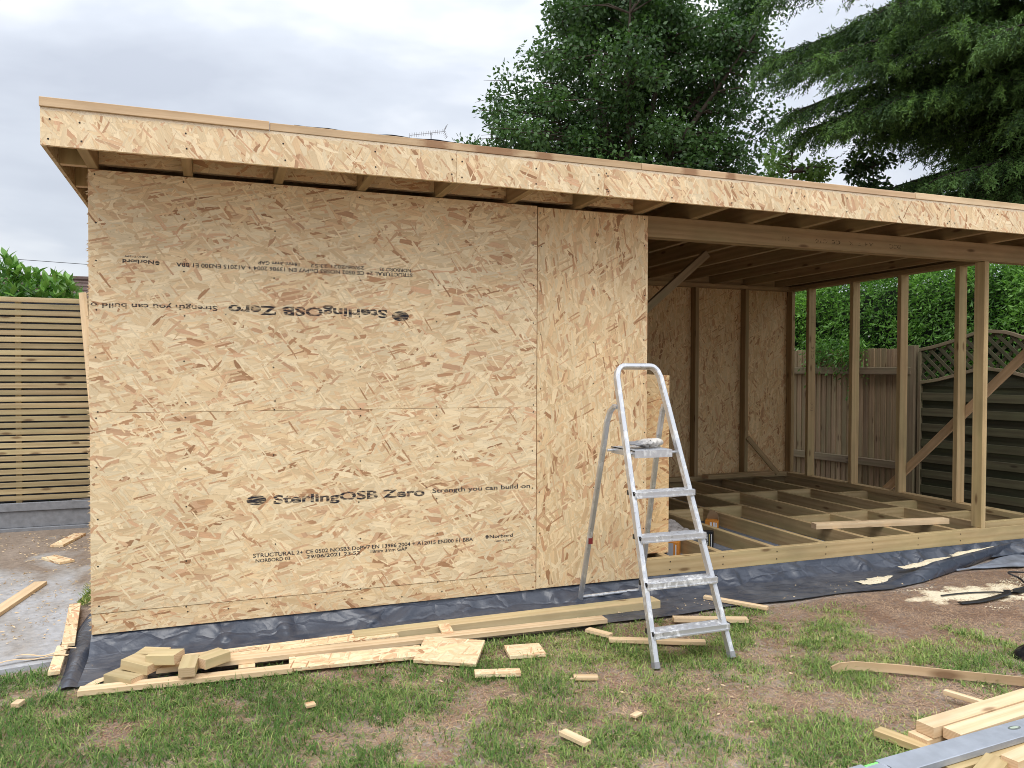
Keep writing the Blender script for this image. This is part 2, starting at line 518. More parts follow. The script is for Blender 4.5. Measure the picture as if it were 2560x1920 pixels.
def beam_data(p0, p1, w_, h_, up=(0, 0, 1), bev=0.0015, taper=None, warp=0.0):
    """box along p0->p1, w_ across, h_ along up; metre UVs with u along the length"""
    p0, p1 = Vector(p0), Vector(p1)
    d = p1 - p0
    L = d.length
    ax = d.normalized()
    upv = Vector(up)
    sd_ = ax.cross(upv)
    if sd_.length < 1e-5:
        sd_ = ax.cross(Vector((0, 1, 0)))
    sd_.normalize()
    upv = sd_.cross(ax).normalized()
    bm = bmesh.new()
    hx, hy, hz = L / 2, w_ / 2, h_ / 2
    vs = [bm.verts.new((sx * hx, sy * hy, sz * hz)) for sx in (-1, 1) for sy in (-1, 1) for sz in (-1, 1)]
    for f in ((0, 1, 3, 2), (4, 6, 7, 5), (0, 4, 5, 1), (2, 3, 7, 6), (0, 2, 6, 4), (1, 5, 7, 3)):
        bm.faces.new([vs[i] for i in f])
    if bev and min(w_, h_) > bev * 3:
        bmesh.ops.bevel(bm, geom=list(bm.edges), offset=bev, segments=1, affect='EDGES')
    bmesh.ops.recalc_face_normals(bm, faces=list(bm.faces))
    ul = bm.loops.layers.uv.new('UVMap')
    ou, ov = random.uniform(0, 40), random.uniform(0, 40)
    ext = sorted(((w_, 1), (h_, 2)), reverse=True)
    for f in bm.faces:
        n = f.normal
        if abs(n.x) > .95:
            f.material_index = 1
        k = max(range(3), key=lambda i: abs(n[i]))
        for l in f.loops:
            c = l.vert.co
            if k == 0:
                l[ul].uv = (c.y + (ou % .3) - .15, c.z - .02 - (ov % .1))
            elif k == 1:
                l[ul].uv = (c.x + ou, c.z + ov)
            else:
                l[ul].uv = (c.x + ou, c.y + ov + (.0 if w_ >= h_ else 1.7))
    mid = (p0 + p1) / 2
    rot = Matrix(((ax.x, sd_.x, upv.x, 0), (ax.y, sd_.y, upv.y, 0), (ax.z, sd_.z, upv.z, 0), (0, 0, 0, 1)))
    return bm, mid, rot


def beam(name, p0, p1, w_, h_, mat, parent=None, up=(0, 0, 1), bev=0.0015):
    """as a part: world coordinates baked relative to its thing; as a thing: origin at the base centre"""
    bm, mid, rot = beam_data(p0, p1, w_, h_, up, bev)
    o = root_loc(parent)
    bmesh.ops.transform(bm, matrix=Matrix.Translation(mid - o) @ rot, verts=list(bm.verts))
    if parent is None:
        zmin = min(v.co.z for v in bm.verts)
        base = Vector((mid.x, mid.y, zmin))
        bmesh.ops.translate(bm, vec=-base, verts=list(bm.verts))
    me = bpy.data.meshes.new(name)
    bm.to_mesh(me)
    bm.free()
    me.materials.append(mat)
    me.materials.append(END_OF.get(mat, mat))
    ob = link(name, me, None, parent)
    if parent is None:
        ob.location = base
    return ob


def box(name, x0, x1, y0, y1, z0, z1, mat, parent=None, bev=0.0015):
    dx, dy, dz = x1 - x0, y1 - y0, z1 - z0
    cx, cy, cz = (x0 + x1) / 2, (y0 + y1) / 2, (z0 + z1) / 2
    if dx >= dy and dx >= dz:
        return beam(name, (x0, cy, cz), (x1, cy, cz), dy, dz, mat, parent, (0, 0, 1), bev)
    if dy >= dx and dy >= dz:
        return beam(name, (cx, y0, cz), (cx, y1, cz), dx, dz, mat, parent, (0, 0, 1), bev)
    return beam(name, (cx, cy, z0), (cx, cy, z1), dx, dy, mat, parent, (0, 1, 0), bev)


PLANKS = []


def plank(name, cx, cy, z0, L, W, H, ang, mat, label=None, cat=None, group=None, tilt=0.0, roll=0.0):
    """a loose board lying at an angle (degrees), its underside at z0"""
    if z0 < 0:
        PLANKS.append((cx, cy, L, W, ang))
    a = R(ang)
    dx, dy = math.cos(a) * L / 2, math.sin(a) * L / 2
    dz = math.sin(R(tilt)) * L / 2
    up = Vector((-math.sin(a) * math.sin(R(roll)), math.cos(a) * math.sin(R(roll)), math.cos(R(roll))))
    ob = beam(name, (cx - dx, cy - dy, z0 + H / 2 - dz), (cx + dx, cy + dy, z0 + H / 2 + dz), W, H, mat, None, up, 0.0012)
    return tag(ob, label, cat, group)


def sweep(pts, prof, ref=(0, 0, 1), cap=True):
    """sweep a closed profile [(a,b)...] along pts; a along side, b along the other axis"""
    P = [Vector(p) for p in pts]
    V, F = [], []
    n, k = len(P), len(prof)
    refv = Vector(ref)
    for i, p in enumerate(P):
        t = (P[min(i + 1, n - 1)] - P[max(i - 1, 0)]).normalized()
        s = t.cross(refv)
        if s.length < 1e-4:
            s = t.cross(Vector((1, 0, 0)))
        s.normalize()
        b = s.cross(t).normalized()
        for (x, y) in prof:
            V.append(p + s * x + b * y)
    for i in range(n - 1):
        for j in range(k):
            a, b2 = i * k + j, i * k + (j + 1) % k
            F.append((a, b2, b2 + k, a + k))
    if cap:
        F.append(tuple(range(k))[::-1])
        F.append(tuple(range((n - 1) * k, n * k)))
    return V, F


def rect_prof(w_, h_, r=.003):
    a, b = w_ / 2, h_ / 2
    return [(-a + r, -b), (a - r, -b), (a, -b + r), (a, b - r), (a - r, b), (-a + r, b), (-a, b - r), (-a, -b + r)]


def circ_prof(r, k=8):
    return [(r * math.cos(2 * math.pi * i / k), r * math.sin(2 * math.pi * i / k)) for i in range(k)]


def tapered_tube(pts, radii, k=7):
    P = [Vector(p) for p in pts]
    V, F = [], []
    n = len(P)
    for i, p in enumerate(P):
        t = (P[min(i + 1, n - 1)] - P[max(i - 1, 0)]).normalized()
        s = t.cross(Vector((0.3, 0.2, 1)))
        if s.length < 1e-4:
            s = t.cross(Vector((1, 0, 0)))
        s.normalize()
        b = s.cross(t)
        for j in range(k):
            a = 2 * math.pi * j / k
            V.append(p + (s * math.cos(a) + b * math.sin(a)) * radii[i])
    for i in range(n - 1):
        for j in range(k):
            a, b2 = i * k + j, i * k + (j + 1) % k
            F.append((a, b2, b2 + k, a + k))
    F.append(tuple(range((n - 1) * k, n * k)))
    return V, F


def join_vf(parts):
    V, F = [], []
    for v, f in parts:
        o = len(V)
        V += list(v)
        F += [tuple(i + o for i in q) for q in f]
    return V, F


def vnoise(x, y, seed=0):
    """smooth value noise in [0,1], numpy arrays"""
    r = np.random.default_rng(seed).random((256, 256))
    xi, yi = np.floor(x).astype(int), np.floor(y).astype(int)
    fx, fy = x - xi, y - yi
    fx, fy = fx * fx * (3 - 2 * fx), fy * fy * (3 - 2 * fy)
    g = lambda a, b: r[a & 255, b & 255]
    return (g(xi, yi) * (1 - fx) + g(xi + 1, yi) * fx) * (1 - fy) + (g(xi, yi + 1) * (1 - fx) + g(xi + 1, yi + 1) * fx) * fy


def fbm(x, y, seed=0, octs=4):
    s, a, tot = 0, 1.0, 0
    for o in range(octs):
        s = s + a * vnoise(x * 2 ** o, y * 2 ** o, seed + o)
        tot += a
        a *= .5
    return s / tot

# ------------------------------------------------------------------ ground, patio
GZ = -0.10


def ground_h(x, y):
    """lawn level: gentle lumps, only ever below GZ"""
    return GZ - 0.014 * fbm(np.asarray(x, float) * 1.6 + 40, np.asarray(y, float) * 1.6 + 40, 5) \
        - 0.006 * fbm(np.asarray(x, float) * 7 + 80, np.asarray(y, float) * 7 + 80, 9)


def axis_pts(lo, hi, step, far):
    a = np.arange(lo, hi + 1e-6, step)
    out = [np.array([-far, -far / 3, -far / 10, lo - 6, lo - 2])] if lo > -far / 10 else []
    return np.concatenate(out + [a, np.array([hi + 2, hi + 6, far / 8, far / 3, far])])


gx, gy = axis_pts(-3, 8, .05, 400.0), axis_pts(-4.5, .2, .05, 400.0)
GX, GY = np.meshgrid(gx, gy)
GH = ground_h(GX, GY)
GH = np.where((GX < -3) | (GX > 8) | (GY < -4.5) | (GY > .2), GZ - .012, GH)
nx, ny = len(gx), len(gy)
I = np.arange(nx * ny).reshape(ny, nx)
F = np.stack([I[:-1, :-1], I[:-1, 1:], I[1:, 1:], I[1:, :-1]], -1).reshape(-1, 4)
ground = np_mesh('ground', np.stack([GX, GY, GH], -1).reshape(-1, 3), F, SOIL, smooth=True)
tag(ground, kind='structure')

patio_v, patio_f = [], []
px = [-9.0, -0.36, -0.155, -0.20, -0.285, -0.34]
out_ = [(-9.0, -.22), (-2.0, -.19), (-.80, -.135), (-.362, -.115), (-.25, -.095), (-.155, -.073), (-.165, .3), (-.20, 1.0), (-.15, 1.34), (-.11, 1.9), (-.10, 3.45), (-9.0, 3.45)]
n = len(out_)
pv = [(x, y, -.086) for x, y in out_] + [(x, y, -.20) for x, y in out_]
pf = [tuple(range(n))] + [(i, i + n, (i + 1) % n + n, (i + 1) % n) for i in range(n)]
patio = mesh_from('patio', pv, pf, PATIO)
tag(patio, kind='structure')

# ------------------------------------------------------------------ the timber-framed garden building
shed = empty('garden_building', (0, 0, 0), 'half-built timber frame garden building clad in pale strand board', 'building')
BT = 0.113                                   # top of the floor joists
ZJ = 2.316                                   # underside of the roof joists at the front wall
FALL = 0.012


def zj(y):
    return ZJ - FALL * y


# front wall boards
sheet_top = box('strand_board', .0, 2.396, .0, .018, 1.1072, 2.312, OSB, shed, .0008)
sheet_low = box('strand_board', .002, 2.396, -.0015, .0165, .104, 1.1055, OSB, shed, .0008)
sheet_strip = box('strand_board', .004, 2.397, .001, .019, .0, .1015, OSB_X, shed, .0008)
sheet_side = box('strand_board', 2.4005, 3.156, -.001, .017, .004, 2.306, OSB_X, shed, .0008)
for o in (sheet_top,): o['label'] = 'upper strand board with its print upside down'
sheet_low['label'] = 'lower strand board with upright print'
# ragged splinters along the sawn left edge
sv, sf = [], []
for i in range(150):
    z = random.uniform(.02, 1.75) if i < 120 else random.uniform(1.7, 2.3)
    l = random.uniform(.004, .016)
    y = random.uniform(.001, .012)
    b = len(sv)
    hz = random.uniform(.002, .006)
    sv += [(.002, y, z - hz), (.002, y, z + hz), (-l, y - random.uniform(-.002, .008), z + random.uniform(-.010, .006)), (.002, y + .003, z)]
    sf += [(b, b + 1, b + 2), (b + 1, b + 3, b + 2), (b + 3, b, b + 2)]
spl = mesh_from('torn_splinters', sv, sf, SHAVING, sheet_low)
spl['kind'] = 'stuff'


def screws(parent, pts, axis='y', r=.0042, off=-.0012):
    V, F = [], []
    for (a, b, c) in pts:
        o = len(V)
        k = 7
        for i in range(k):
            t = 2 * math.pi * i / k
            if axis == 'y':
                V.append((a + r * math.cos(t), b + off, c + r * math.sin(t)))
            else:
                V.append((a + r * math.cos(t), b + r * math.sin(t), c + off))
        V.append((a, b + (off * .4 if axis == 'y' else 0), c + (0 if axis == 'y' else off * .4)))
        F += [(o + i, o + (i + 1) % k, o + k) for i in range(k)]
    o = mesh_from('screw', V, F, DARK_S, parent)
    o['kind'] = 'stuff'
    return o


studx = [.035, .44, .88, 1.335, 1.78, 2.375]
jt = lambda s=.006: random.uniform(-s, s)
screws(sheet_top, [(x + jt(), .0, z + jt(.03)) for x in studx for z in (1.13, 1.36, 1.60, 1.84, 2.07, 2.285)])
screws(sheet_low, [(x + jt(), -.0015, z + jt(.03)) for x in studx for z in (.125, .36, .60, .84, 1.085)])
screws(sheet_strip, [(x + jt(.05), .001, .055 + jt(.02)) for x in studx + [.66, 1.1, 1.55, 2.05]])
screws(sheet_side, [(x + jt(), -.001, z + jt(.03)) for x in (2.42, 2.78, 3.135) for z in (.05, .33, .62, .92, 1.22, 1.52, 1.82, 2.1, 2.28)])

# printing on the boards
_fontcap = {}


def text_mesh(body, bold=0.0):
    cu = bpy.data.curves.new('print', 'FONT')
    cu.body = body
    cu.size = 1.0
    cu.offset = bold
    cu.resolution_u = 3
    ob = bpy.data.objects.new('print', cu)
    COL.objects.link(ob)
    dg = bpy.context.evaluated_depsgraph_get()
    me = bpy.data.meshes.new_from_object(ob.evaluated_get(dg))
    bpy.data.objects.remove(ob)
    bpy.data.curves.remove(cu)
    co = np.empty(len(me.vertices) * 3, dtype=np.float32)
    me.vertices.foreach_get('co', co)
    return me, co.reshape(-1, 3)


_me, _co = text_mesh('H')
CAP = float(_co[:, 1].max())
bpy.data.meshes.remove(_me)


def print_text(body, xs, xe, zb, cap, parent, y, mat=None, bold=0.014, flip=False, name='printed_text'):
    """letters from xs to xe on the plane y; flip writes them upside down (xs is still the first letter)"""
    me, co = text_mesh(body, bold)
    a, b = co[:, 0].min(), co[:, 0].max()
    u = (co[:, 0] - a) / (b - a)
    v = co[:, 1] / CAP * cap
    X = xs + (xe - xs) * u
    Z = zb - v if flip else zb + v
    new = np.stack([X, np.full_like(X, y), Z], -1)
    rl = root_loc(parent)
    new -= np.array([rl.x, rl.y, rl.z])
    me.vertices.foreach_set('co', new.astype(np.float32).ravel())
    me.update()
    me.materials.clear()
    o = link(name, me, mat or INK, parent)
    o['kind'] = 'stuff'
    return o


def print_disc(x0, x1, z0, z1, y, parent, name='printed_emblem'):
    k = 28
    V = [((x0 + x1) / 2 + (x1 - x0) / 2 * math.cos(2 * math.pi * i / k), y, (z0 + z1) / 2 + (z1 - z0) / 2 * math.sin(2 * math.pi * i / k)) for i in range(k)]
    return mesh_from(name, V, [tuple(range(k))], INK_S, parent)


YT = -.0006
LINE1 = 'STRUCTURAL 2+ CE 0502 NOSB3 DoPV7 EN 13986 2004 + A12015 EN300 E1 BBA'
print_text(LINE1, 1.633, .400, 1.872, .0200, sheet_top, YT, flip=True)
print_text('NORBORD 03', 1.624, 1.445, 1.897, .0180, sheet_top, YT, flip=True)
print_text('29/06/2021 23:52', 1.360, 1.070, 1.899, .0180, sheet_top, YT, flip=True)
print_text('18mm 3mm GAP', 1.011, .799, 1.901, .0180, sheet_top, YT, flip=True)
print_text('Norbord', .296, .152, 1.876, .0185, sheet_top, YT, flip=True, bold=.02)
print_disc(.300, .322, 1.854, 1.876, YT, sheet_top)
print_text('NBX-71299', .266, .162, 1.896, .0085, sheet_top, YT, flip=True)
print_text('SterlingOSB Zero', 1.488, .650, 1.662, .044, sheet_top, YT, INK_S, flip=True, bold=.03)
print_text('R', .640, .632, 1.618, .008, sheet_top, YT, flip=True)
print_disc(1.515, 1.612, 1.602, 1.657, YT, sheet_top)
print_text('Strength you can build o', .597, .008, 1.655, .0245, sheet_top, YT, INK_S, flip=True, bold=.016)
YL = -.0021
print_disc(.738, .838, .605, .657, YL, sheet_low)
print_text('SterlingOSB Zero', .874, 1.705, .607, .043, sheet_low, YL, INK_S, bold=.03)
print_text('R', 1.712, 1.722, .646, .008, sheet_low, YL)
print_text('Strength you can build on', 1.751, 2.357, .620, .0245, sheet_low, YL, bold=.012)
print_text(LINE1, .770, 1.997, .325, .0200, sheet_low, YL)
print_text('NORBORD 03', .783, .961, .298, .0180, sheet_low, YL)
print_text('29/06/2021 23:52', 1.047, 1.337, .299, .0180, sheet_low, YL)
print_text('18mm 3mm GAP', 1.396, 1.604, .301, .0180, sheet_low, YL)
print_disc(2.073, 2.095, .332, .353, YL, sheet_low)
print_text('Norbord', 2.100, 2.246, .333, .0185, sheet_low, YL, bold=.02)
print_text('NBX-71299', 2.132, 2.234, .308, .0090, sheet_low, YL)

# floor frame
XR = 6.855                                     # right end of the frame
front_rim = box('rim_joist', .02, XR, .020, .064, .002, BT, TREATED, shed, .002)
screws(front_rim, [(x + d, .020, z) for x in (3.37, 3.78, 4.22, 4.645, 5.07, 5.51, 5.94) for d, z in ((-.022, .035), (-.020, .085))], r=.005)
box('rim_joist', .02, XR, 3.035, 3.079, .0, BT, JOIST, shed, .002)
fj = [2.48, 2.92, 3.35, 3.762, 4.202, 4.627, 5.051, 5.490, 5.925, 6.355, 6.80]
for x in fj:
    box('floor_joist', x - .022, x + .022, .064, 3.035, .002 + jt(.002), BT + jt(.002), FLOOR_W, shed, .002)
nogs = [(2, 1.50), (3, 1.50), (4, 1.505), (5, 1.53), (6, 2.14), (7, 2.115), (8, 2.13), (6, .915), (7, .94), (8, .95), (9, 1.21), (9, 1.815), (9, .635), (1, 1.5)]
for i, y in nogs:
    box('noggin', fj[i] + .022, fj[i + 1] - .022, y - .02, y + .024, .004 + jt(.002), BT - .002 + jt(.002), TREATED, shed, .002)
# sole plates and studs
box('sole_plate', .02, XR, 2.985, 3.079, BT, BT + .045, FLOOR_W, shed, .002)
box('sole_plate', 6.76, XR, .066, 2.985, BT, BT + .045, FLOOR_W, shed, .002)
box('sole_plate', 6.185, XR, .021, .064, BT, BT + .045, TREATED, shed, .002)
TOPB = 2.240
for x in (4.85, 5.533, 6.191, 6.832):
    box('stud', x - .0225, x + .0225, 2.985, 3.079, BT + .045, TOPB + jt(.002), JOIST, shed, .002)
stud_first = None
for y in (2.672, 2.029, 1.418, .785):
    s = box('stud', 6.76, XR, y - .0225, y + .0225, BT + .045, zj(y) - .045, FLOOR_W, shed, .002)
    if stud_first is None:
        stud_first = s
box('stud', 6.76, XR, .066, .112, BT + .045, 2.18, JOIST, shed, .002)
box('top_plate', .02, XR, 2.985, 3.079, TOPB + .001, TOPB + .046, JOIST, shed, .002)
beam('top_plate', (6.8075, .068, zj(.068) - .0225), (6.8075, 2.983, zj(2.983) - .0225), .095, .045, JOIST, shed)
# front posts and lintel
post = box('post', 6.138, 6.184, .021, .112, BT, 2.180, TREATED, shed, .003)
box('stud', 3.108, 3.153, .0195, .165, BT, 2.180, JOIST, shed, .002)
lintel = box('lintel', 2.60, XR, .0200, .0645, 2.181, 2.3155, JOIST, shed, .003)  # the lintel's shade is put in by the darker joist colour
box('lintel', 2.60, XR, .0665, .111, 2.181, 2.3150, JOIST, shed, .003)
def ink_lt():
    m, t = new_mat("faded_stamp_ink")
    tc = t.n('ShaderNodeTexCoord').outputs['Object']
    nz = t.noise(tc, 130, 3, .6)
    a = t.ramp(nz, [(0.44, 0.0), (0.56, 0.7)])
    d = t.n('ShaderNodeBsdfDiffuse', {0: (0.06, 0.045, 0.035, 1)})
    mx = t.n('ShaderNodeMixShader', {0: a, 1: t.n('ShaderNodeBsdfTransparent').outputs[0], 2: d.outputs[0]})
    t.n('ShaderNodeOutputMaterial', {0: mx.outputs[0]})
    return m


STAMP = ink_lt()
print_text('ECC', 5.283, 5.17, 2.250, .028, lintel, .0190, STAMP, flip=True)
print_text('A 4  T . X', 5.02, 4.80, 2.249, .024, lintel, .0190, STAMP, flip=True)
print_text('CE  C16', 4.72, 4.50, 2.248, .026, lintel, .0190, STAMP, flip=True)
print_text('113', 4.275, 4.211, 2.246, .024, lintel, .0190, STAMP, flip=True)
# stamp running up the face of the first stud of the right wall (read along z, on the face towards the doorway)
for body, z0, z1 in (('ECC', .88, .98), ('C16', 1.46, 1.60), ('113', 1.86, 1.93)):
    me, co = text_mesh(body)
    a, b = co[:, 0].min(), co[:, 0].max()
    Z = z0 + (z1 - z0) * (co[:, 0] - a) / (b - a)
    X = 6.80 + .03 - co[:, 1] / CAP * .035
    me.vertices.foreach_set('co', np.stack([X, np.full_like(X, 2.672 - .0232), Z], -1).astype(np.float32).ravel())
    me.materials.clear()
    link('printed_text', me, STAMP, stud_first)['kind'] = 'stuff'
# braces
beam('brace', (6.868, 1.72, .08), (6.868, .03, 1.655), .022, .078, ORANGE_W, shed, up=(0, .68, .73))
beam('brace', (6.20, 2.975, .575), (6.62, 2.975, .150), .018, .055, JOIST, shed, up=(.7, 0, .7))
beam('brace', (3.20, 1.13, 1.315), (4.37, 1.13, 2.288), .045, .062, OLD_B, shed, up=(-.63, 0, .77))
box('stud', 3.13, 3.175, 1.085, 1.155, BT, zj(1.12) - .003, JOIST, shed, .002)
# back and left wall boards, nailed on from outside
for a, b in ((.02, 1.2), (1.203, 2.4), (2.403, 3.60), (3.603, 4.846), (4.854, 5.531), (5.536, 6.189), (6.194, XR)):
    box('strand_board', a, b, 3.080, 3.098, -.02, 2.285, OSB_SHADE_B, shed, .0008)
for a, b in ((.02, 1.06), (1.063, 2.1), (2.103, 3.079)):
    box('strand_board', .0015, .0185, a, b, -.02, 2.27, OSB_X, shed, .0008)

# roof: joists, deck, fascia, battens
jx = [.0225, .458, .902, 1.345, 1.787, 2.225, 2.662, 3.085, 3.505, 3.945, 4.392, 4.830, 5.285, 5.735, 6.180, 6.620, 6.832]
JH = .145
Y0, Y1 = -.360, 3.30
for x in jx:
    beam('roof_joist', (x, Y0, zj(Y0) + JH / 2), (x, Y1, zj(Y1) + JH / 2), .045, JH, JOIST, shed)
for i in range(0, len(jx) - 1):                # blocking over the front wall and the back wall
    zb = zj(.04)
    if i < 7:
        box('blocking', jx[i] + .0225, jx[i + 1] - .0225, .022, .066, zb + .030, zb + JH - .002, OSB_X, shed, .001)
    box('blocking', jx[i] + .0225, jx[i + 1] - .0225, 3.03, 3.075, zj(3.05) + .004, zj(3.05) + JH - .002, JOIST, shed, .001)
for y in (-.02, .452, .95, 1.5, 2.1, 2.7):         # outriggers carrying the side overhang
    box('outrigger', -.117, -.001, y - .022, y + .022, zj(y) + .001, zj(y) + JH - .004, TREATED, shed, .001)
deck_z = lambda y: zj(y) + JH + .010
ya, yb = -.36, 3.30
for k, (a, b) in enumerate(((-.115, 2.26), (2.263, 4.55), (4.553, 6.96))):
    for (c, d) in ((ya, .85), (.853, 2.05), (2.053, yb)):
        p0, p1 = ((a + b) / 2, c, deck_z(c)), ((a + b) / 2, d, deck_z(d))
        V0, mid, rot = beam_data((a, (c + d) / 2, deck_z((c + d) / 2)), (b, (c + d) / 2, deck_z((c + d) / 2)), d - c, .018, (0, FALL, 1), .0008)
        bmesh.ops.transform(V0, matrix=Matrix.Translation(mid) @ rot, verts=list(V0.verts))
        me = bpy.data.meshes.new('roof_board')
        V0.to_mesh(me)
        V0.free()
        me.materials.append(OSB_SHADE_R)
        me.materials.append(OSB_SHADE_R)
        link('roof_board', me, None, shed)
fx = [-.136, 1.779, 2.646, 4.03, 5.30, 6.98]
for i in range(5):
    f = box('fascia_board', fx[i] + (.001 if i else 0), fx[i + 1] - .001, -.380 + jt(.0012), -.3615, 2.316, 2.4835, OSB_F, shed, .0008)
    xs = [q for q in (jx + [fx[i] + .03, fx[i + 1] - .03]) if fx[i] + .015 < q < fx[i + 1] - .01]
    screws(f, [(x + jt(.008), -.3815, z + jt(.01)) for x in xs for z in (2.35, 2.435)], r=.0045)
beam('barge_board', (-.127, -.3605, zj(-.36) + .080), (-.127, 3.30, zj(3.30) + .080), .018, .168, OSB_SHADE_R, shed, bev=.0008)  # shade on the inner face is put into the board colour
bx = [-.139, .835, 2.886, 4.974, 6.98]
for i in range(4):
    m = (BATTEN, BATTEN_S, BATTEN_T, FRESH)[i]
    dz = (0, .0, .0, .0)[i]
    box('roof_batten', bx[i], bx[i + 1] - .002, -.385 - (.006 if i == 0 else .0) , -.362, 2.4845 + dz, 2.526 + dz - (.004 if i in (1, 2) else 0), m, shed, .002)
beam('roof_batten', (-.128, -.361, deck_z(-.36) + .031), (-.128, 3.30, deck_z(3.3) + .031), .022, .042, BATTEN, shed)
# torn roofing felt showing along the batten top
V, F = [], []
for i in range(70):
    x = .95 + i * .027
    h = .002 + .010 * max(0, vnoise(np.array([x * 9.0]), np.array([3.0]), 4)[0] - .35)
    V += [(x, -.372, 2.5215), (x, -.374 - .004 * random.random(), 2.5225 + h)]
    if i:
        b = 2 * i
        F.append((b - 2, b, b + 1, b - 1))
mesh_from('roofing_felt', V, F, simple_mat('roofing_felt', (.03, .03, .032), .9), shed)

# membrane skirt under the building
def skirt():
    xs = np.linspace(0, 7.4, 520)
    V = []
    nv = 30
    rg = np.random.default_rng(3)
    fold = [(rg.uniform(0, 7.4), rg.uniform(.03, .11), rg.uniform(-1.6, 1.6), rg.uniform(.4, 1.0)) for _ in range(70)]
    for x in xs:
        front = -.445 + .018 * math.sin(x * 2.1) + .012 * math.sin(x * 7.3 + 1)
        curl = 0.0
        if x > 4.75:                               # towards the right the free edge is folded up into a lip
            tt = (x - 4.75)
            front = -.445 + .018 * math.sin(x * 2.1) + tt * .18 + max(0, x - 5.1) * .11
            curl = min(1.0, tt / .55)
        front = min(front, .012)
        for j in range(nv):
            s = j / (nv - 1)
            # vertical skirt s<.32, cove .32-.42, apron to the front edge
            if s < .32:
                q = s / .32
                y = .017 - .085 * q ** 1.6
                z = .002 - .090 * q
            else:
                q = (s - .32) / .68
                y = -.068 + (front + .068) * q
                z = -.088 - .008 * min(1, q * 4)
            amp = math.sin(min(1.0, s / .5) * math.pi) if s < .5 else .22
            d = 0
            for (fx_, fw, sl, fh) in fold:
                u = (x - fx_ - sl * (s - .25) * .35) / fw
                if abs(u) < 3:
                    d += fh * .026 * math.exp(-u * u * 2.2)
            if s < .45:
                y -= d * amp
                z += d * .2 * amp
            else:
                z += max(0, d) * .16 * (1 - q) + .003 * (1 + math.sin(x * 23 + q * 9)) * (1 - q)
            if curl and s > .55:
                c = (s - .55) / .45
                if c < .62:
                    k = c / .62
                    z += curl * .085 * k ** 1.6
                else:                              # turned back under itself, facing the lawn
                    k = (c - .62) / .38
                    z += curl * (.085 * (1 - k) - .004 * k)
                    y -= curl * .020 * math.sin(k * math.pi)
                    y += curl * .012 * k
            V.append((x, y, max(z, GZ + .001)))
    nx_ = len(xs)
    I = np.arange(nx_ * nv).reshape(nx_, nv)
    F = np.stack([I[:-1, :-1], I[:-1, 1:], I[1:, 1:], I[1:, :-1]], -1).reshape(-1, 4)
    V = np.array(V)
    # left corner flap: falls away from the corner of the wall onto the ground
    A = []
    na, nb = 12, 30
    for i in range(na):
        t = i / (na - 1)
        for j in range(nb):
            s = j / (nb - 1)
            top = np.array(V[j])
            yb = .75 - (.75 + .455) * s
            g = np.array([-.098 - .02 * math.sin(s * 5), yb, GZ + .004])
            back = np.array([.0, .75 - (.75 - top[1]) * min(1, s * 1.0), top[2]])
            p = back * (1 - t) + g * t
            if t == 0:
                p = top
            p[2] = max(GZ + .002, p[2] + .014 * math.sin(t * math.pi) * math.sin(s * 9 + 1) + .018 * math.sin(t * math.pi))
            A.append(p)
    J = np.arange(na * nb).reshape(na, nb) + len(V)
    F2 = np.stack([J[:-1, :-1], J[1:, :-1], J[1:, 1:], J[:-1, 1:]], -1).reshape(-1, 4)
    V = np.concatenate([V, np.array(A)])
    o = np_mesh('damp_proof_membrane', V, np.concatenate([F, F2]), DPM, None, smooth=True)
    return tag(o, 'wrinkled black polythene membrane spread under the building and over the lawn edge', 'membrane')


skirt()
# membrane seen between the floor joists, ridged
xs = np.linspace(2.4, 6.8, 260)
ys = np.linspace(.075, 3.02, 60)
X, Y = np.meshgrid(xs, ys)
Z = -.082 + .010 * np.abs(np.sin((X + .35 * Y) * 26 + 2 * fbm(X * 3, Y * 3, 2))) ** 2 * (0.4 + fbm(X * 2, Y * 2, 6))
I = np.arange(X.size).reshape(X.shape)
F = np.stack([I[:-1, :-1], I[:-1, 1:], I[1:, 1:], I[1:, :-1]], -1).reshape(-1, 4)
o = np_mesh('floor_membrane', np.stack([X, Y, Z], -1).reshape(-1, 3), F, FOIL, shed, smooth=True)

# second sheet lying flat at the right end
xs = np.linspace(5.55, 8.6, 80)
ys = np.linspace(0, 1, 14)
V = []
for x in xs:
    fr = -.29 - (x - 5.76) * .16 + .012 * math.sin(x * 9)
    bk = max(min(-.27 + (x - 5.6) * .30, .3), fr + .02)
    for s in ys:
        y = bk + (fr - bk) * s
        V.append((x, y, GZ + .006 + .006 * math.sin(x * 11 + s * 5) ** 2 + .004 * math.sin(s * 14 + x * 4)))
I = np.arange(len(xs) * len(ys)).reshape(len(xs), len(ys))
F = np.stack([I[:-1, :-1], I[:-1, 1:], I[1:, 1:], I[1:, :-1]], -1).reshape(-1, 4)
o = np_mesh('membrane_sheet', np.array(V), F, FOIL, None, smooth=True)
tag(o, 'pale grey membrane sheet flat on the soil beyond the folded black lip', 'membrane')

# ------------------------------------------------------------------ step ladder
lad = empty('step_ladder', (2.78, -.60, GZ), 'paint-spattered aluminium step ladder standing open in front of the wall', 'ladder')


def stile(side, z):
    y = -1.118 + .4 * (z + .1)
    return Vector((2.562 + .055 * (z + .1), y, z)) if side < 0 else Vector((2.996 - .062 * (z + .1), y, z))


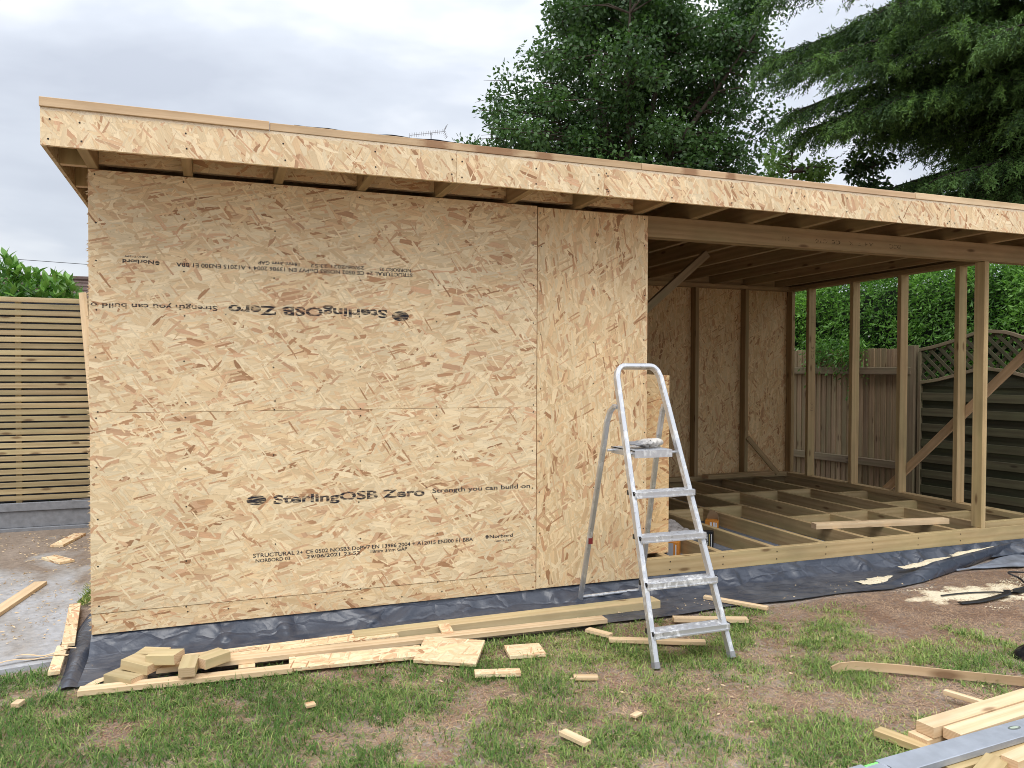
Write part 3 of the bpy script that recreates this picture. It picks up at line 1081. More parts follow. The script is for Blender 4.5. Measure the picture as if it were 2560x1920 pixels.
nrm = Vector((0, -1, .4)).normalized()
path = [stile(-1, z) for z in (-.085, .2, .5, .8, 1.1, 1.29)]
tl, tr = stile(-1, 1.351), stile(1, 1.351)
for k in range(1, 8):
    a = k / 8 * math.pi / 2
    path.append(Vector((tl.x + .052 * (1 - math.cos(a)), 0, 0)) + Vector((0, -1.118 + .4 * (1.29 + .061 * math.sin(a) + .1), 1.29 + .061 * math.sin(a))))
path += [Vector((tl.x + .06, tl.y, 1.351)), Vector((tr.x - .06, tr.y, 1.351))]
for k in range(1, 8):
    a = (1 - k / 8) * math.pi / 2
    path.append(Vector((tr.x - .052 * (1 - math.cos(a)), -1.118 + .4 * (1.29 + .061 * math.sin(a) + .1), 1.29 + .061 * math.sin(a))))
path += [stile(1, z) for z in (1.29, 1.1, .8, .5, .2, -.085)]
V, F = sweep(path, rect_prof(.026, .042, .005), nrm)
mesh_from('front_frame', V, F, ALU, lad)
for s in (-1, 1):
    f = stile(s, -.085)
    V, F = sweep([f + Vector((0, -.006, -.018)), f + Vector((0, .004, .010))], rect_prof(.030, .046, .006), nrm)
    mesh_from('foot', V, F, simple_mat('grey_rubber', (.26, .26, .27), .7), lad)


def bxvf(x0, x1, y0, y1, z0, z1):
    V = [(x, y, z) for x in (x0, x1) for y in (y0, y1) for z in (z0, z1)]
    return V, [(0, 1, 3, 2), (4, 6, 7, 5), (0, 4, 5, 1), (2, 3, 7, 6), (0, 2, 6, 4), (1, 5, 7, 3)]


for z in (.058, .274, .487, .700):
    yc = stile(1, z).y
    xl, xr = stile(-1, z).x - .004, stile(1, z).x + .016
    parts = [bxvf(xl, xr, yc - .040, yc + .045, z - .007, z), bxvf(xl, xr, yc - .0405, yc - .0365, z - .030, z - .0005),
             bxvf(xl + .006, xr - .008, yc - .046, yc - .041, z - .030, z - .023), bxvf(xl, xr, yc + .042, yc + .046, z - .022, z - .0005)]
    for k in range(6):
        yy = yc - .034 + k * .013
        parts.append(bxvf(xl + .002, xr - .002, yy, yy + .005, z, z + .0022))
    V, F = join_vf(parts)
    t_ = mesh_from('tread', V, F, ALU, lad)
    for x in (xl - .006, xr - .002):
        V, F = bxvf(x, x + .008, yc - .030, yc + .040, z - .020, z + .003)
        mesh_from('end_cap', V, F, BLACK_P, t_)
# platform
pz = .905
V, F = join_vf([bxvf(2.655, 2.884, -.735, -.47, pz - .006, pz), bxvf(2.655, 2.884, -.7355, -.7315, pz - .040, pz - .0005), bxvf(2.655, 2.659, -.7310, -.47, pz - .036, pz - .0005),
                bxvf(2.880, 2.884, -.7310, -.47, pz - .036, pz - .0005)] + [bxvf(2.658, 2.881, -.725 + k * .02, -.717 + k * .02, pz, pz + .002) for k in range(12)])
plat = mesh_from('platform', V, F, ALU, lad)
for (x0, x1, y) in ((2.622, 2.656, -.70), (2.883, 2.935, -.70), (2.615, 2.656, -.50), (2.883, 2.935, -.50)):
    V, F = sweep([(x0, y, pz - .018), (x1, y, pz - .018)], circ_prof(.008))
    mesh_from('pivot_pin', V, F, ALU, plat)
# rear legs and their cross bar
for s, ft in ((-1, Vector((2.665, -.055, GZ + .004))), (1, Vector((3.095, -.035, GZ + .004)))):
    top = stile(s, 1.13) + Vector((-.004 * s * -1, .022, 0))
    xo = -.022 if s < 0 else .022
    p = [top, top + Vector((xo * .3, .030, .004)), top + Vector((xo * .7, .062, -.025)), top + Vector((xo, .088, -.085)), top + Vector((xo, .108, -.16))]
    q = p[-1]
    p += [q.lerp(ft, t) for t in (.25, .5, .75, 1.0)]
    V, F = sweep(p, rect_prof(.024, .030, .005), (1, 0, 0))
    leg = mesh_from('rear_leg', V, F, ALU, lad)
    if s < 0:
        c = q.lerp(ft, .60)
        V, F = bxvf(c.x - .0135, c.x + .0135, c.y - .019, c.y - .016, c.z - .020, c.z + .022)
        mesh_from('red_sticker', V, F, simple_mat('red_label', (.20, .02, .02), .6), leg)
V, F = sweep([(2.668, -.062, -.055), (3.092, -.045, -.055)], circ_prof(.010))
mesh_from('cross_bar', V, F, ALU, lad)

# work glove on the ladder platform
def glove():
    bm = bmesh.new()
    sk = bm.verts.layers.skin.verify()
    def v(x, y, z, r):
        q = bm.verts.new((x, y, z))
        q[sk].radius = (r, r)
        return q
    cuff = v(.105, .012, .012, .040)
    wr = v(.065, .004, .006, .034)
    pm = v(.02, .0, .0, .043)
    pf_ = v(-.025, .0, .002, .042)
    for a, b in ((cuff, wr), (wr, pm), (pm, pf_)):
        bm.edges.new((a, b))
    for i, (yy, L) in enumerate(((.036, .055), (.012, .068), (-.013, .062), (-.036, .046))):
        a = v(-.052, yy, .004, .0125)
        b = v(-.052 - L * .55, yy * 1.12, .006 - .004 * i, .0120)
        c = v(-.052 - L, yy * 1.15 + .004, -.002, .0100)
        bm.edges.new((pf_, a)); bm.edges.new((a, b)); bm.edges.new((b, c))
    t1 = v(.005, -.050, .012, .0150)
    t2 = v(-.028, -.068, .012, .0130)
    t3 = v(-.050, -.072, .004, .0100)
    bm.edges.new((pm, t1)); bm.edges.new((t1, t2)); bm.edges.new((t2, t3))
    pm[sk].use_root = True
    me = bpy.data.meshes.new('work_glove')
    bm.to_mesh(me)
    bm.free()
    ob = link('work_glove', me)
    ob.modifiers.new('s', 'SKIN')
    sub = ob.modifiers.new('d', 'SUBSURF')
    sub.levels = sub.render_levels = 2
    m2 = bpy.data.meshes.new_from_object(ob.evaluated_get(bpy.context.evaluated_depsgraph_get()))
    bpy.data.objects.remove(ob)
    co = np.empty(len(m2.vertices) * 3)
    m2.vertices.foreach_get('co', co)
    co = co.reshape(-1, 3)
    co[:, :2] *= 1.05
    co[:, 2] *= .55
    co[:, 2] += .004 * np.sin(co[:, 0] * 110 + co[:, 1] * 60) * (co[:, 0] > -.05)
    co[:, 2] -= co[:, 2].min()
    m2.vertices.foreach_set('co', co.ravel())
    m2.polygons.foreach_set('use_smooth', [True] * len(m2.polygons))
    m2.update()
    m, t = new_mat('glove_fabric')
    tc = t.n('ShaderNodeTexCoord').outputs['Object']
    nz = t.noise(tc, 26, 4, .6)
    xx = t.n('ShaderNodeSeparateXYZ', {0: tc}).outputs[0]
    k = t.math('ADD', t.math('MULTIPLY', xx, 5.0), nz)
    c = t.ramp(k, [(0.18, (.24, .24, .25)), (0.42, (.52, .50, .47)), (0.75, (.62, .59, .54))])
    finish(t, c, .85, t.noise(tc, 120, 3, .6), .5, .004)
    m2.materials.clear()
    g = link('work_glove', m2, m)
    g.location = (2.775, -.645, pz + .0025)
    g.rotation_euler = (0, 0, R(6))
    tag(g, 'grey work glove lying flat on the ladder platform', 'glove')
    # dark print on the back of the cuff
    V, F = [], []
    for (a, b) in ((0, 0), (.010, .002), (.020, -.001), (.003, .012), (.015, .012)):
        o = len(V)
        V += [(.028 + a, -.014 + b, .0300), (.034 + a, -.014 + b, .0300), (.034 + a, -.006 + b, .0300), (.028 + a, -.006 + b, .0300)]
        F.append((o, o + 1, o + 2, o + 3))
    me = bpy.data.meshes.new('printed_mark')
    me.from_pydata(V, [], F)
    link('printed_mark', me, BLACK_P, g)


glove()

# ------------------------------------------------------------------ loose timber along the front
P = plank
P('treated_beam', 2.165, -.272, GZ + .006, 1.82, .100, .046, .4, BLOCK_W, 'long treated timber length on the black membrane ending behind the ladder', 'timber', None)
P('board_offcut', .925, -.320, GZ + .027, 1.10, .112, .018, 1.5, OSB_C, 'printed strand board strip, upper of the two against the membrane', 'board offcut')
P('board_offcut', .845, -.318, GZ + .006, .93, .120, .018, .9, OSB_C, 'strand board strip lying under the printed strip', 'board offcut')
P('timber_length', 1.47, -.452, GZ + .028, 2.29, .072, .024, -1.6, FRESH, 'long pale plank raised in front of the printed strip', 'timber')
P('board_offcut', 1.225, -.560, GZ + .016, .635, .122, .018, -4.6, OSB_C, 'clean strand board strip at the grass edge, longest in front of the plank', 'board offcut', roll=-5)
P('timber_batten', .470, -.545, GZ + .004, .90, .062, .024, -3.0, FRESH, 'pale batten along the grass below the block pile', 'timber')
P('timber_block', .72, -.482, GZ + .004, .05, .075, .023, 88, FRESH, 'short cross block bridging plank and batten beneath the pile', 'timber block')
P('board_offcut', 1.668, -.655, GZ + .026, .31, .225, .018, -30, OSB_C, 'square strand board offcut leaning on the pale plank', 'board offcut', roll=-10)
P('board_offcut', 2.04, -.722, GZ + .004, .185, .155, .018, -9, OSB_C, 'small square strand board offcut lying alone on the grass', 'board offcut')
P('board_offcut', 1.815, -.945, GZ + .004, .215, .060, .018, -15, OSB_C, 'narrow strand board sliver on bare soil below the square offcut', 'board offcut')
P('board_offcut', 1.722, -.385, GZ + .052, .062, .13, .012, -6, OSB_C, 'tiny strand board piece bridging the treated timber and the plank', 'board offcut')
# strand-board print on the strip (small end stamps)
stamp_host = [o for o in COL.objects if o.get('label', '').startswith('printed strand board strip')][0]
for x in (.66, .79):
    for k in range(5):
        me, co = text_mesh('OSB3 18')
        a, b = co[:, 0].min(), co[:, 0].max()
        u = (co[:, 0] - a) / (b - a) * .045 - .022
        v = co[:, 1] / CAP * .007
        me.vertices.foreach_set('co', np.stack([x - .925 + .012 * (k - 2) + v, u, np.full_like(u, .0186 + .0014 * 0)], -1).astype(np.float32).ravel())
        me.materials.clear()
        link('printed_text', me, STAMP, stamp_host)['kind'] = 'stuff'

P('timber_block', .200, -.455, GZ + .004, .165, .094, .044, -42, BLOCK_W, 'greenish timber block at the bottom left of the block heap', 'timber block', 'sawn timber blocks')
P('timber_block', .262, -.425, GZ + .050, .150, .092, .043, -38, BLOCK_W, 'timber block with pinkish cut end, second up in the heap', 'timber block', 'sawn timber blocks', tilt=-5)
P('timber_block', .305, -.318, GZ + .048, .130, .090, .046, -25, BLOCK_W, 'darker timber block at the back of the heap by the membrane', 'timber block', 'sawn timber blocks')
P('timber_block', .365, -.452, GZ + .078, .140, .090, .045, -28, BLOCK_W, 'pale-ended timber block on top of the heap', 'timber block', 'sawn timber blocks', tilt=4)
P('timber_block', .468, -.532, GZ + .052, .115, .072, .046, 82, BLOCK_W, 'upright-turned timber block between the heap and the stray block', 'timber block', 'sawn timber blocks', tilt=10)
P('timber_block', .566, -.480, GZ + .055, .135, .094, .046, 36, BLOCK_W, 'stray timber block sitting on the long planks, furthest from the corner', 'timber block', 'sawn timber blocks')

P('timber_strip', 2.520, -.600, GZ + .004, .150, .046, .018, -60, FRESH, 'short pointed strip at the end of the long pale plank', 'timber strip')
P('timber_strip', 2.742, -.826, GZ + .004, .500, .042, .020, -25, FRESH, 'thin strip with a pinkish edge on the grass under the ladder', 'timber strip')
P('timber_strip', 3.215, -.620, GZ + .004, .420, .055, .022, -22, FRESH, 'pale strip lying behind the right foot of the ladder', 'timber strip')
P('timber_strip', 3.546, -.403, GZ + .008, .395, .036, .020, -56, FRESH, 'slim strip lying half on the membrane right of the ladder', 'timber strip')
P('timber_strip', 2.183, -1.128, GZ + .002, .112, .036, .015, -20, FRESH, 'small wood sliver on bare soil in front of the ladder', 'timber strip')
P('wood_chip', 1.872, -1.668, GZ + .010, .132, .040, .016, -68, FRESH, 'chunky wood chip lying low in the foreground grass', 'wood chip')
P('wood_chip', 2.200, -1.565, GZ + .010, .050, .028, .010, 25, FRESH, 'small split wood chip in the grass below the ladder', 'wood chip')
P('wood_chip', .954, -1.014, GZ + .012, .040, .036, .012, 10, OSB_C, 'triangular strand board chip in the thick grass', 'wood chip')
P('wood_chip', -.198, -.575, GZ + .008, .045, .035, .018, 70, FRESH, 'wood chip at the frame edge below the patio', 'wood chip')
PZ = -.0858
P('board_offcut', -.535, 2.885, PZ + .001, .46, .095, .020, 77, OSB_C, 'farthest strand board offcut on the dusty patio', 'board offcut')
P('board_offcut', -.495, 2.165, PZ + .001, .26, .105, .018, -54, OSB_C, 'shorter strand board offcut lying across the patio middle', 'board offcut')
P('timber_length', -.578, .940, PZ + .001, 1.10, .075, .022, 80, FRESH, 'pale plank running out of frame over the patio', 'timber')
P('board_offcut', -.157, .500, PZ + .001, .76, .060, .018, -84, OSB_C, 'long strand board strip on the patio beside the membrane corner', 'board offcut')
P('board_offcut', -.128, -.085, PZ + .001, .40, .050, .018, -86, OSB_C, 'strand board strip tipping off the front of the patio', 'board offcut', tilt=1.0)

# bent lath on the right
lp = [(3.318, -1.455, GZ + .010), (3.36, -1.458, GZ + .022), (3.43, -1.480, GZ + .028), (3.60, -1.585, GZ + .027), (3.80, -1.730, GZ + .025), (4.04, -1.900, GZ + .022), (4.40, -2.15, GZ + .02)]
V, F = sweep(lp, [(-.004, -.020), (.004, -.020), (.004, .020), (-.004, .020)])
uvs = [(i // 4 * .15, (i % 4) * .02) for i in range(len(V))]
base = Vector((3.8, -1.73, GZ))
lath = mesh_from('bent_lath', [v - base for v in V], F, BATTEN, None, uvs=uvs)
lath.location = base
tag(lath, 'thin bent wooden lath standing on edge in the grass', 'lath')

# timber stack at the lower right with a straight level across it
P('timber_length', 3.86, -2.085, GZ + .049, 1.52, .074, .042, 6.2, FRESH, 'pale planed timber at the back of the stack, top layer', 'timber', 'planed timbers in the stack')
P('timber_length', 3.87, -2.168, GZ + .049, 1.44, .072, .041, 5.9, FRESH, 'pale planed timber next to the level, top layer of the stack', 'timber', 'planed timbers in the stack')
P('timber_length', 3.83, -2.085, GZ + .004, 1.52, .084, .043, 5.8, FRESH, 'orange-ended lower timber sticking out at the left of the stack', 'timber', 'planed timbers in the stack')
P('timber_length', 3.84, -2.195, GZ + .004, 1.50, .082, .043, 5.8, FRESH, 'buried timber in the lower layer of the stack', 'timber', 'planed timbers in the stack')
P('timber_length', 3.62, -2.325, GZ + .004, 1.34, .074, .056, 5.0, TREATED, 'yellowish timber directly under the level', 'timber', 'planed timbers in the stack')
P('timber_length', 3.72, -2.385, GZ + .052, 1.16, .060, .044, 9.0, FRESH, 'front timber with a sawn orange end, nearest the camera', 'timber', 'planed timbers in the stack')
P('timber_length', 3.52, -2.440, GZ + .004, 1.30, .090, .045, 8.0, FRESH, 'lower front timber supporting the sawn orange-ended one', 'timber', 'planed timbers in the stack')
P('timber_length', 2.99, -2.50, GZ + .030, .36, .075, .050, 24, TREATED, 'round-cornered timber end poking out under the level', 'timber')
P('timber_strip', 3.60, -1.975, GZ + .022, .24, .026, .020, -71, FRESH, 'short lath sticking out behind the timber stack', 'timber strip')
P('timber_stake', 3.045, -2.145, GZ + .006, .24, .055, .026, -72, TREATED, 'grey-green stake on the grass left of the stack', 'timber stake')

lev = empty('spirit_level', (2.9, -2.37, -.038), 'long grey aluminium spirit level laid across the timber stack', 'spirit level')
lx0, lx1 = 2.05, 3.95
ly = lambda x: -2.322 + (x - 2.56) * .0695          # back edge line
W_, T_ = .097, .026
zt = -.012
def lev_piece(xa, xb, cut0=0.0, cut1=0.0):
    a = Vector((xa, ly(xa) - W_ / 2 - cut0 / 2, zt - T_ / 2))
    b = Vector((xb, ly(xb) - W_ / 2 - cut0 / 2, zt - T_ / 2))
    bm, mid, rot = beam_data(a, b, W_ - cut0, T_, (0, 0, 1), .002)
    bmesh.ops.transform(bm, matrix=Matrix.Translation(mid) @ rot, verts=list(bm.verts))
    V = [tuple(v.co) for v in bm.verts]
    F = [tuple(v.index for v in f.verts) for f in bm.faces]
    bm.free()
    return V, F
def lev_pieces(segs):
    out = []
    for s in segs:
        bm, mid, rot = None, None, None
        out.append(lev_piece(*s))
    return join_vf(out)
V, F = lev_pieces([(lx0, 2.648), (2.649, 2.716, .020), (2.717, lx1)])
mesh_from('body', V, F, LEVEL_M, lev)
GREEN = simple_mat('green_vial', (.25, .72, .20), .25)
V, F = sweep([(2.652, ly(2.652) - .010, zt - .010), (2.712, ly(2.712) - .010, zt - .010)], circ_prof(.0075, 10))
mesh_from('vial', V, F, GREEN, lev)
for x, r in ((3.40, .026),):
    k = 20
    V = [(x + .030 * math.cos(2 * math.pi * i / k), ly(x) - .040 + .014 * math.sin(2 * math.pi * i / k), zt + .0008) for i in range(k)]
    mesh_from('vial_window', V, [tuple(range(k))], simple_mat('vial_recess', (.16, .18, .17), .4), lev)
    V = [(x + .022 * math.cos(2 * math.pi * i / k), ly(x) - .040 + .007 * math.sin(2 * math.pi * i / k), zt + .0016) for i in range(k)]
    mesh_from('vial', V, [tuple(range(k))], simple_mat('pale_vial', (.45, .52, .42), .3), lev)
for x in (2.66, 2.72):
    V, F = bxvf(x, x + .003, ly(x) - .062, ly(x) - .045, zt, zt + .0006)
    mesh_from('pencil_mark', V, F, BLACK_P, lev)

# ------------------------------------------------------------------ things lying in and on the floor frame
P('timber_length', 5.475, .355, BT + .002, 1.175, .070, .042, -9.0, FRESH, 'clean pale timber laid across the floor joists', 'timber')
P('timber_length', 5.985, 2.835, BT + .047, .91, .110, .040, 3.2, JOIST, 'brown plank resting on the back sole plate', 'timber')
o = beam('leaning_board', (3.300, .150, BT + .004), (3.293, .215, 1.300), .225, .016, OSB_L, None, up=(0, 1, 0), bev=.0008)
tag(o, 'tall strand board offcut leaning inside the doorway edge', 'board offcut')
o.rotation_euler = (0, R(2.2), 0)
MZ = -.074


def carton(name, cx, cy, z, sx, sy, sz, ang, mat, label, cat='box'):
    e = empty(name, (cx, cy, z), label, cat)
    e.rotation_euler = (0, 0, R(ang))
    k = .003
    bm = bmesh.new()
    bmesh.ops.create_cube(bm, size=1.0)
    bmesh.ops.scale(bm, vec=(sx, sy, sz), verts=list(bm.verts))
    bmesh.ops.translate(bm, vec=(0, 0, sz / 2), verts=list(bm.verts))
    bmesh.ops.bevel(bm, geom=list(bm.edges), offset=k, segments=1, affect='EDGES')
    me = bpy.data.meshes.new('carton')
    bm.to_mesh(me); bm.free()
    link('carton', me, mat, e)
    return e


def local_quad(name, pts, mat, e):
    me = bpy.data.meshes.new(name)
    me.from_pydata(pts, [], [tuple(range(len(pts)))])
    return link(name, me, mat, e)


ORANGE = simple_mat('orange_card', (.62, .235, .035), .6, 0, .12, 20)
WHITE_C = simple_mat('white_print', (.75, .75, .75), .6)
GREENP = simple_mat('green_print', (.16, .70, .06), .6)
GOLD = simple_mat('gold_print', (.55, .42, .14), .5)
CARD_K = simple_mat('black_card', (.012, .012, .014), .45)
# black screw carton with upright lettering
e = carton('screw_carton', 4.100, .705, MZ, .100, .062, .178, -42, CARD_K, 'black screw carton with green and white lettering beside the joist')
fy = -.0316


def side_text(body, xc, z0, z1, h, mat, e, y):
    me, co = text_mesh(body, .02)
    a, b = co[:, 0].min(), co[:, 0].max()
    Z = z0 + (z1 - z0) * (co[:, 0] - a) / (b - a)
    X = xc - co[:, 1] / CAP * h
    me.vertices.foreach_set('co', np.stack([X, np.full_like(X, y), Z], -1).astype(np.float32).ravel())
    me.materials.clear()
    link('printed_text', me, mat, e)['kind'] = 'stuff'


for (x0, x1, m) in ((-.030, -.010, GREENP), (.022, .027, GOLD), (.038, .043, WHITE_C)):
    local_quad('printed_stripe', [(x0, fy, .012), (x1, fy, .012), (x1, fy, .160), (x0, fy, .160)], m, e)
side_text('SINGLE THREAD', -.013, .030, .158, .014, CARD_K, e, fy - .0006)
side_text('WOOD SCREW', .014, .040, .158, .014, WHITE_C, e, fy - .0006)
# orange cartons
e = carton('fixings_carton', 3.660, .480, MZ, .095, .075, .178, -45, ORANGE, 'orange fixings carton with white panel nearest the ladder')
local_quad('label_panel', [(-.044, -.0382, .008), (.012, -.0382, .008), (.012, -.0382, .168), (-.044, -.0382, .168)], simple_mat('grey_panel', (.42, .42, .44), .6), e)
local_quad('printed_stripe', [(.026, -.0382, .012), (.034, -.0382, .012), (.034, -.0382, .160), (.026, -.0382, .160)], WHITE_C, e)
e = carton('open_carton', 4.470, 1.165, MZ, .105, .080, .155, -42, ORANGE, 'open orange carton with raised flap in the next joist bay')
for (x0, x1) in ((-.012, .004), (.014, .028), (.034, .044)):
    local_quad('printed_stripe', [(x0, -.0408, .01), (x1, -.0408, .01), (x1, -.0408, .140), (x0, -.0408, .140)], WHITE_C, e)
me = bpy.data.meshes.new('flap')
me.from_pydata([(-.052, .040, .156), (.052, .040, .156), (.040, .028, .215), (-.020, .034, .235), (.0525, -.036, .156), (.054, .0, .205)], [], [(0, 1, 2, 3), (4, 1, 5)])
link('flap', me, simple_mat('card_inside', (.30, .20, .11), .8), e)
e = carton('tool_case', 3.515, .470, MZ, .15, .075, .165, -40, BLACK_P, 'black bit case with steel drill bits by the leaning board', 'case')
for k, x in enumerate((.02, .04, .055)):
    V, F = sweep([(x, -.040, .060), (x + .014, -.0405, .158)], circ_prof(.0022, 6))
    me = bpy.data.meshes.new('drill_bit')
    me.from_pydata([tuple(v) for v in V], [], F)
    link('drill_bit', me, simple_mat('steel_bit', (.6, .55, .42), .35, .8), e)
# clear tub with lid
CLEAR, t = new_mat('clear_plastic')
g = t.n('ShaderNodeBsdfPrincipled', {'Base Color': (.30, .31, .32, 1), 'Roughness': .25, 'Alpha': .75})
t.n('ShaderNodeOutputMaterial', {0: g.outputs[0]})
e = empty('plastic_tub', (4.055, .960, MZ), 'smoky clear plastic tub with lid behind the screw carton', 'tub')
e.rotation_euler = (0, 0, R(8))
V, F = [], []
for z, sx, sy in ((0, .085, .065), (.105, .095, .073)):
    V += [(-sx, -sy, z), (sx, -sy, z), (sx, sy, z), (-sx, sy, z)]
F = [(3, 2, 1, 0)] + [(i, (i + 1) % 4, (i + 1) % 4 + 4, i + 4) for i in range(4)]
me = bpy.data.meshes.new('tub_body'); me.from_pydata(V, [], F); link('tub_body', me, CLEAR, e)
V, F = bxvf(-.102, .102, -.080, .080, .105, .116)
me = bpy.data.meshes.new('lid'); me.from_pydata(V, [], F); link('lid', me, CLEAR, e)
# crumpled see-through packaging
xs, ys = np.linspace(-.24, .24, 46), np.linspace(-.17, .17, 34)
X, Y = np.meshgrid(xs, ys)
Z = .050 + .10 * (fbm(X * 9 + 3, Y * 11, 21, 4) - .5) + .020 * np.abs(np.sin(X * 60 + 6 * fbm(X * 8, Y * 8, 4))) - .5 * (np.abs(X) / .24) ** 6 * .08 - .5 * (np.abs(Y) / .17) ** 6 * .08
Z = np.maximum(Z, .003)
I = np.arange(X.size).reshape(X.shape)
F = np.stack([I[:-1, :-1], I[:-1, 1:], I[1:, 1:], I[1:, :-1]], -1).reshape(-1, 4)
bag = np_mesh('plastic_wrap', np.stack([X, Y, Z], -1).reshape(-1, 3), F, simple_mat('dusty_wrap', (.46, .42, .395), .3, 0, .25, 14), None, smooth=True)
bag.location = (3.982, 1.130, MZ + .095)
bag.scale = (.9, 1.0, 1.0)
bag.rotation_euler = (0, 0, R(88))
tag(bag, 'crumpled translucent plastic wrap lying in the joist bay', 'plastic wrap')
V, F = bxvf(-.02, .02, -.03, .03, 0, .17)
me = bpy.data.meshes.new('orange_tube'); me.from_pydata(V, [], F)
o = link('orange_tube', me, ORANGE); o.location = (3.815, 1.00, MZ)
bm = bmesh.new(); bm.from_mesh(me); bmesh.ops.bevel(bm, geom=list(bm.edges), offset=.012, segments=3, affect='EDGES'); bm.to_mesh(me); bm.free()
tag(o, 'orange sealant pouch standing just past the leaning board', 'pouch')

# black bag and cables on the right
xs, ys = np.linspace(-.19, .19, 40), np.linspace(-.13, .13, 28)
X, Y = np.meshgrid(xs, ys)
rr = (np.abs(X) / .19) ** 2.5 + (np.abs(Y) / .13) ** 2.5
Z = .085 * np.clip(1 - rr, 0, 1) ** .5 * (.6 + .8 * fbm(X * 14, Y * 16, 31)) + .002
I = np.arange(X.size).reshape(X.shape)
F = np.stack([I[:-1, :-1], I[:-1, 1:], I[1:, 1:], I[1:, :-1]], -1).reshape(-1, 4)
F = F[(rr.ravel()[F] < 1.05).all(1)]
bag = np_mesh('refuse_bag', np.stack([X, Y, Z], -1).reshape(-1, 3), F, simple_mat('shiny_black_bag', (.012, .013, .015), .22, 0, 0, spec=.6), None, smooth=True)
bag.location = (4.475, -1.675, GZ - .010)
bag.scale = (.82, .82, .85)
bag.rotation_euler = (0, 0, R(-25))
tag(bag, 'shiny black plastic bag on the soil at the frame edge', 'bag')


def cable(pts, r, label, mat=BLACK_P, name='cable'):
    P_ = [Vector(p) for p in pts]
    Q = []
    for i in range(len(P_) - 1):
        a, b, c, d = P_[max(i - 1, 0)], P_[i], P_[i + 1], P_[min(i + 2, len(P_) - 1)]
        for k in range(6):
            t = k / 6
            Q.append(.5 * ((2 * b) + (c - a) * t + (2 * a - 5 * b + 4 * c - d) * t * t + (3 * b - a - 3 * c + d) * t ** 3))
    Q.append(P_[-1])
    base = Vector((Q[0].x, Q[0].y, GZ))
    V, F = sweep([q - base for q in Q], circ_prof(r, 6))
    o = mesh_from(name, V, F, mat)
    o.location = base
    return tag(o, label, 'cable')


z = GZ + .004
cable([(4.90, -.69, z), (5.09, -.699, z), (5.28, -.74, z), (5.42, -.80, z), (5.8, -.86, z), (6.3, -.84, z)], .005, 'black cable trailing straight over the sawdust')
cable([(6.4, -.58, z + .01), (5.9, -.56, z + .03), (5.69, -.545, z + .045), (5.70, -.62, z + .02), (5.62, -.72, z), (5.46, -.76, z), (5.7, -.86, z), (6.2, -.93, z)], .006, 'black cable looping up off the soil by the sawdust')
V, F = sweep([(4.87, -.847, z), (5.02, -.862, z + .002), (5.166, -.850, z + .006), (5.30, -.835, z + .014), (5.34, -.80, z + .022), (5.42, -.80, z + .006), (5.9, -.72, z)], [(-.022, 0), (.012, .004), (.024, -.001), (.0, -.003)])
base = Vector((5.3, -.83, GZ))
o = mesh_from('plastic_strip', [v - base for v in V], F, BLACK_P)
o.location = base
tag(o, 'flattened black plastic strip lying on the pale sawdust', 'plastic strip')

# ------------------------------------------------------------------ left: slatted fence, laurel, leaning plank
def slat_fence(x0, x1, y, label):
    f = empty('slatted_fence', (x0, y, GZ), label, 'fence', 'slatted fence bays')
    pitch = (1.935 - .162) / 31
    me0 = None
    for k in range(31):
        z = 1.935 - pitch * (k + 1) + .018
        o = beam('slat', (x0 + .002, y + .009 + jt(.0012), z + .0196 + jt(.0016)), (x1 - .002, y + .009 + jt(.0012), z + .0196 + jt(.0016)), .018, .0420 + jt(.0008), SLAT_W, f, (0, 0, 1), .002)
    for xb in (x0 + .03, (x0 + x1) / 2 - .06, x1 - .03):
        box('fence_batten', xb - .022, xb + .022, y + .0185, y + .055, .155, 1.93, SLAT_W, f, .002)
    box('gap_shade_sheet', x0, x1, y + .060, y + .062, .16, 1.90, DPM, f, 0)  # added dark sheet, only there to blacken the gaps between slats
    box('gravel_board', x0, x1, y - .010, y + .045, .086, .158, GRAVEL_B, f, .004)
    box('gravel_board', x0, x1, y + .006, y + .045, -.058, .0855, GRAVEL_B, f, .004)
    box('gravel_board', x0, x1, y - .022, y + .045, -.13, -.0585, GRAVEL_B, f, .004)
    box('fence_post', x1 - .0, x1 + .09, y + .056, y + .146, -.12, 1.92, SLAT_W, f, .003)
    return f


slat_fence(-1.86, -.03, 3.475, 'slatted softwood fence beside the building over grey gravel boards')
slat_fence(-3.72, -1.87, 3.475, 'slatted softwood fence bay farther from the building')
o = beam('leaning_plank', (-.30, 3.12, -.084), (-.497, 3.43, 1.985), .060, .045, FRESH, None, up=(0, 1, 0), bev=.002)
tag(o, 'fresh timber leaning on the slatted fence and rising over its top', 'timber')


def leaf_quads(C, D, L, W, rgen, fold=.25, droop=0.0):
    """kite-shaped leaves: C base points, D unit directions, L lengths, W widths"""
    n = len(C)
    rnd = rgen.normal(size=(n, 3))
    S = np.cross(D, rnd)
    S /= np.linalg.norm(S, axis=1, keepdims=True) + 1e-9
    N = np.cross(S, D)
    L = np.asarray(L).reshape(-1, 1) * np.ones((n, 1))
    W = np.asarray(W).reshape(-1, 1) * np.ones((n, 1))
    tip = C + D * L
    tip[:, 2] -= droop * L[:, 0]
    mid = C + D * L * .42 + N * W * fold
    V = np.stack([C, mid + S * W / 2, tip, mid - S * W / 2], 1).reshape(-1, 3)
    F = np.arange(n * 4).reshape(n, 4)
    return V, F


def unit(v):
    return v / (np.linalg.norm(v, axis=-1, keepdims=True) + 1e-9)


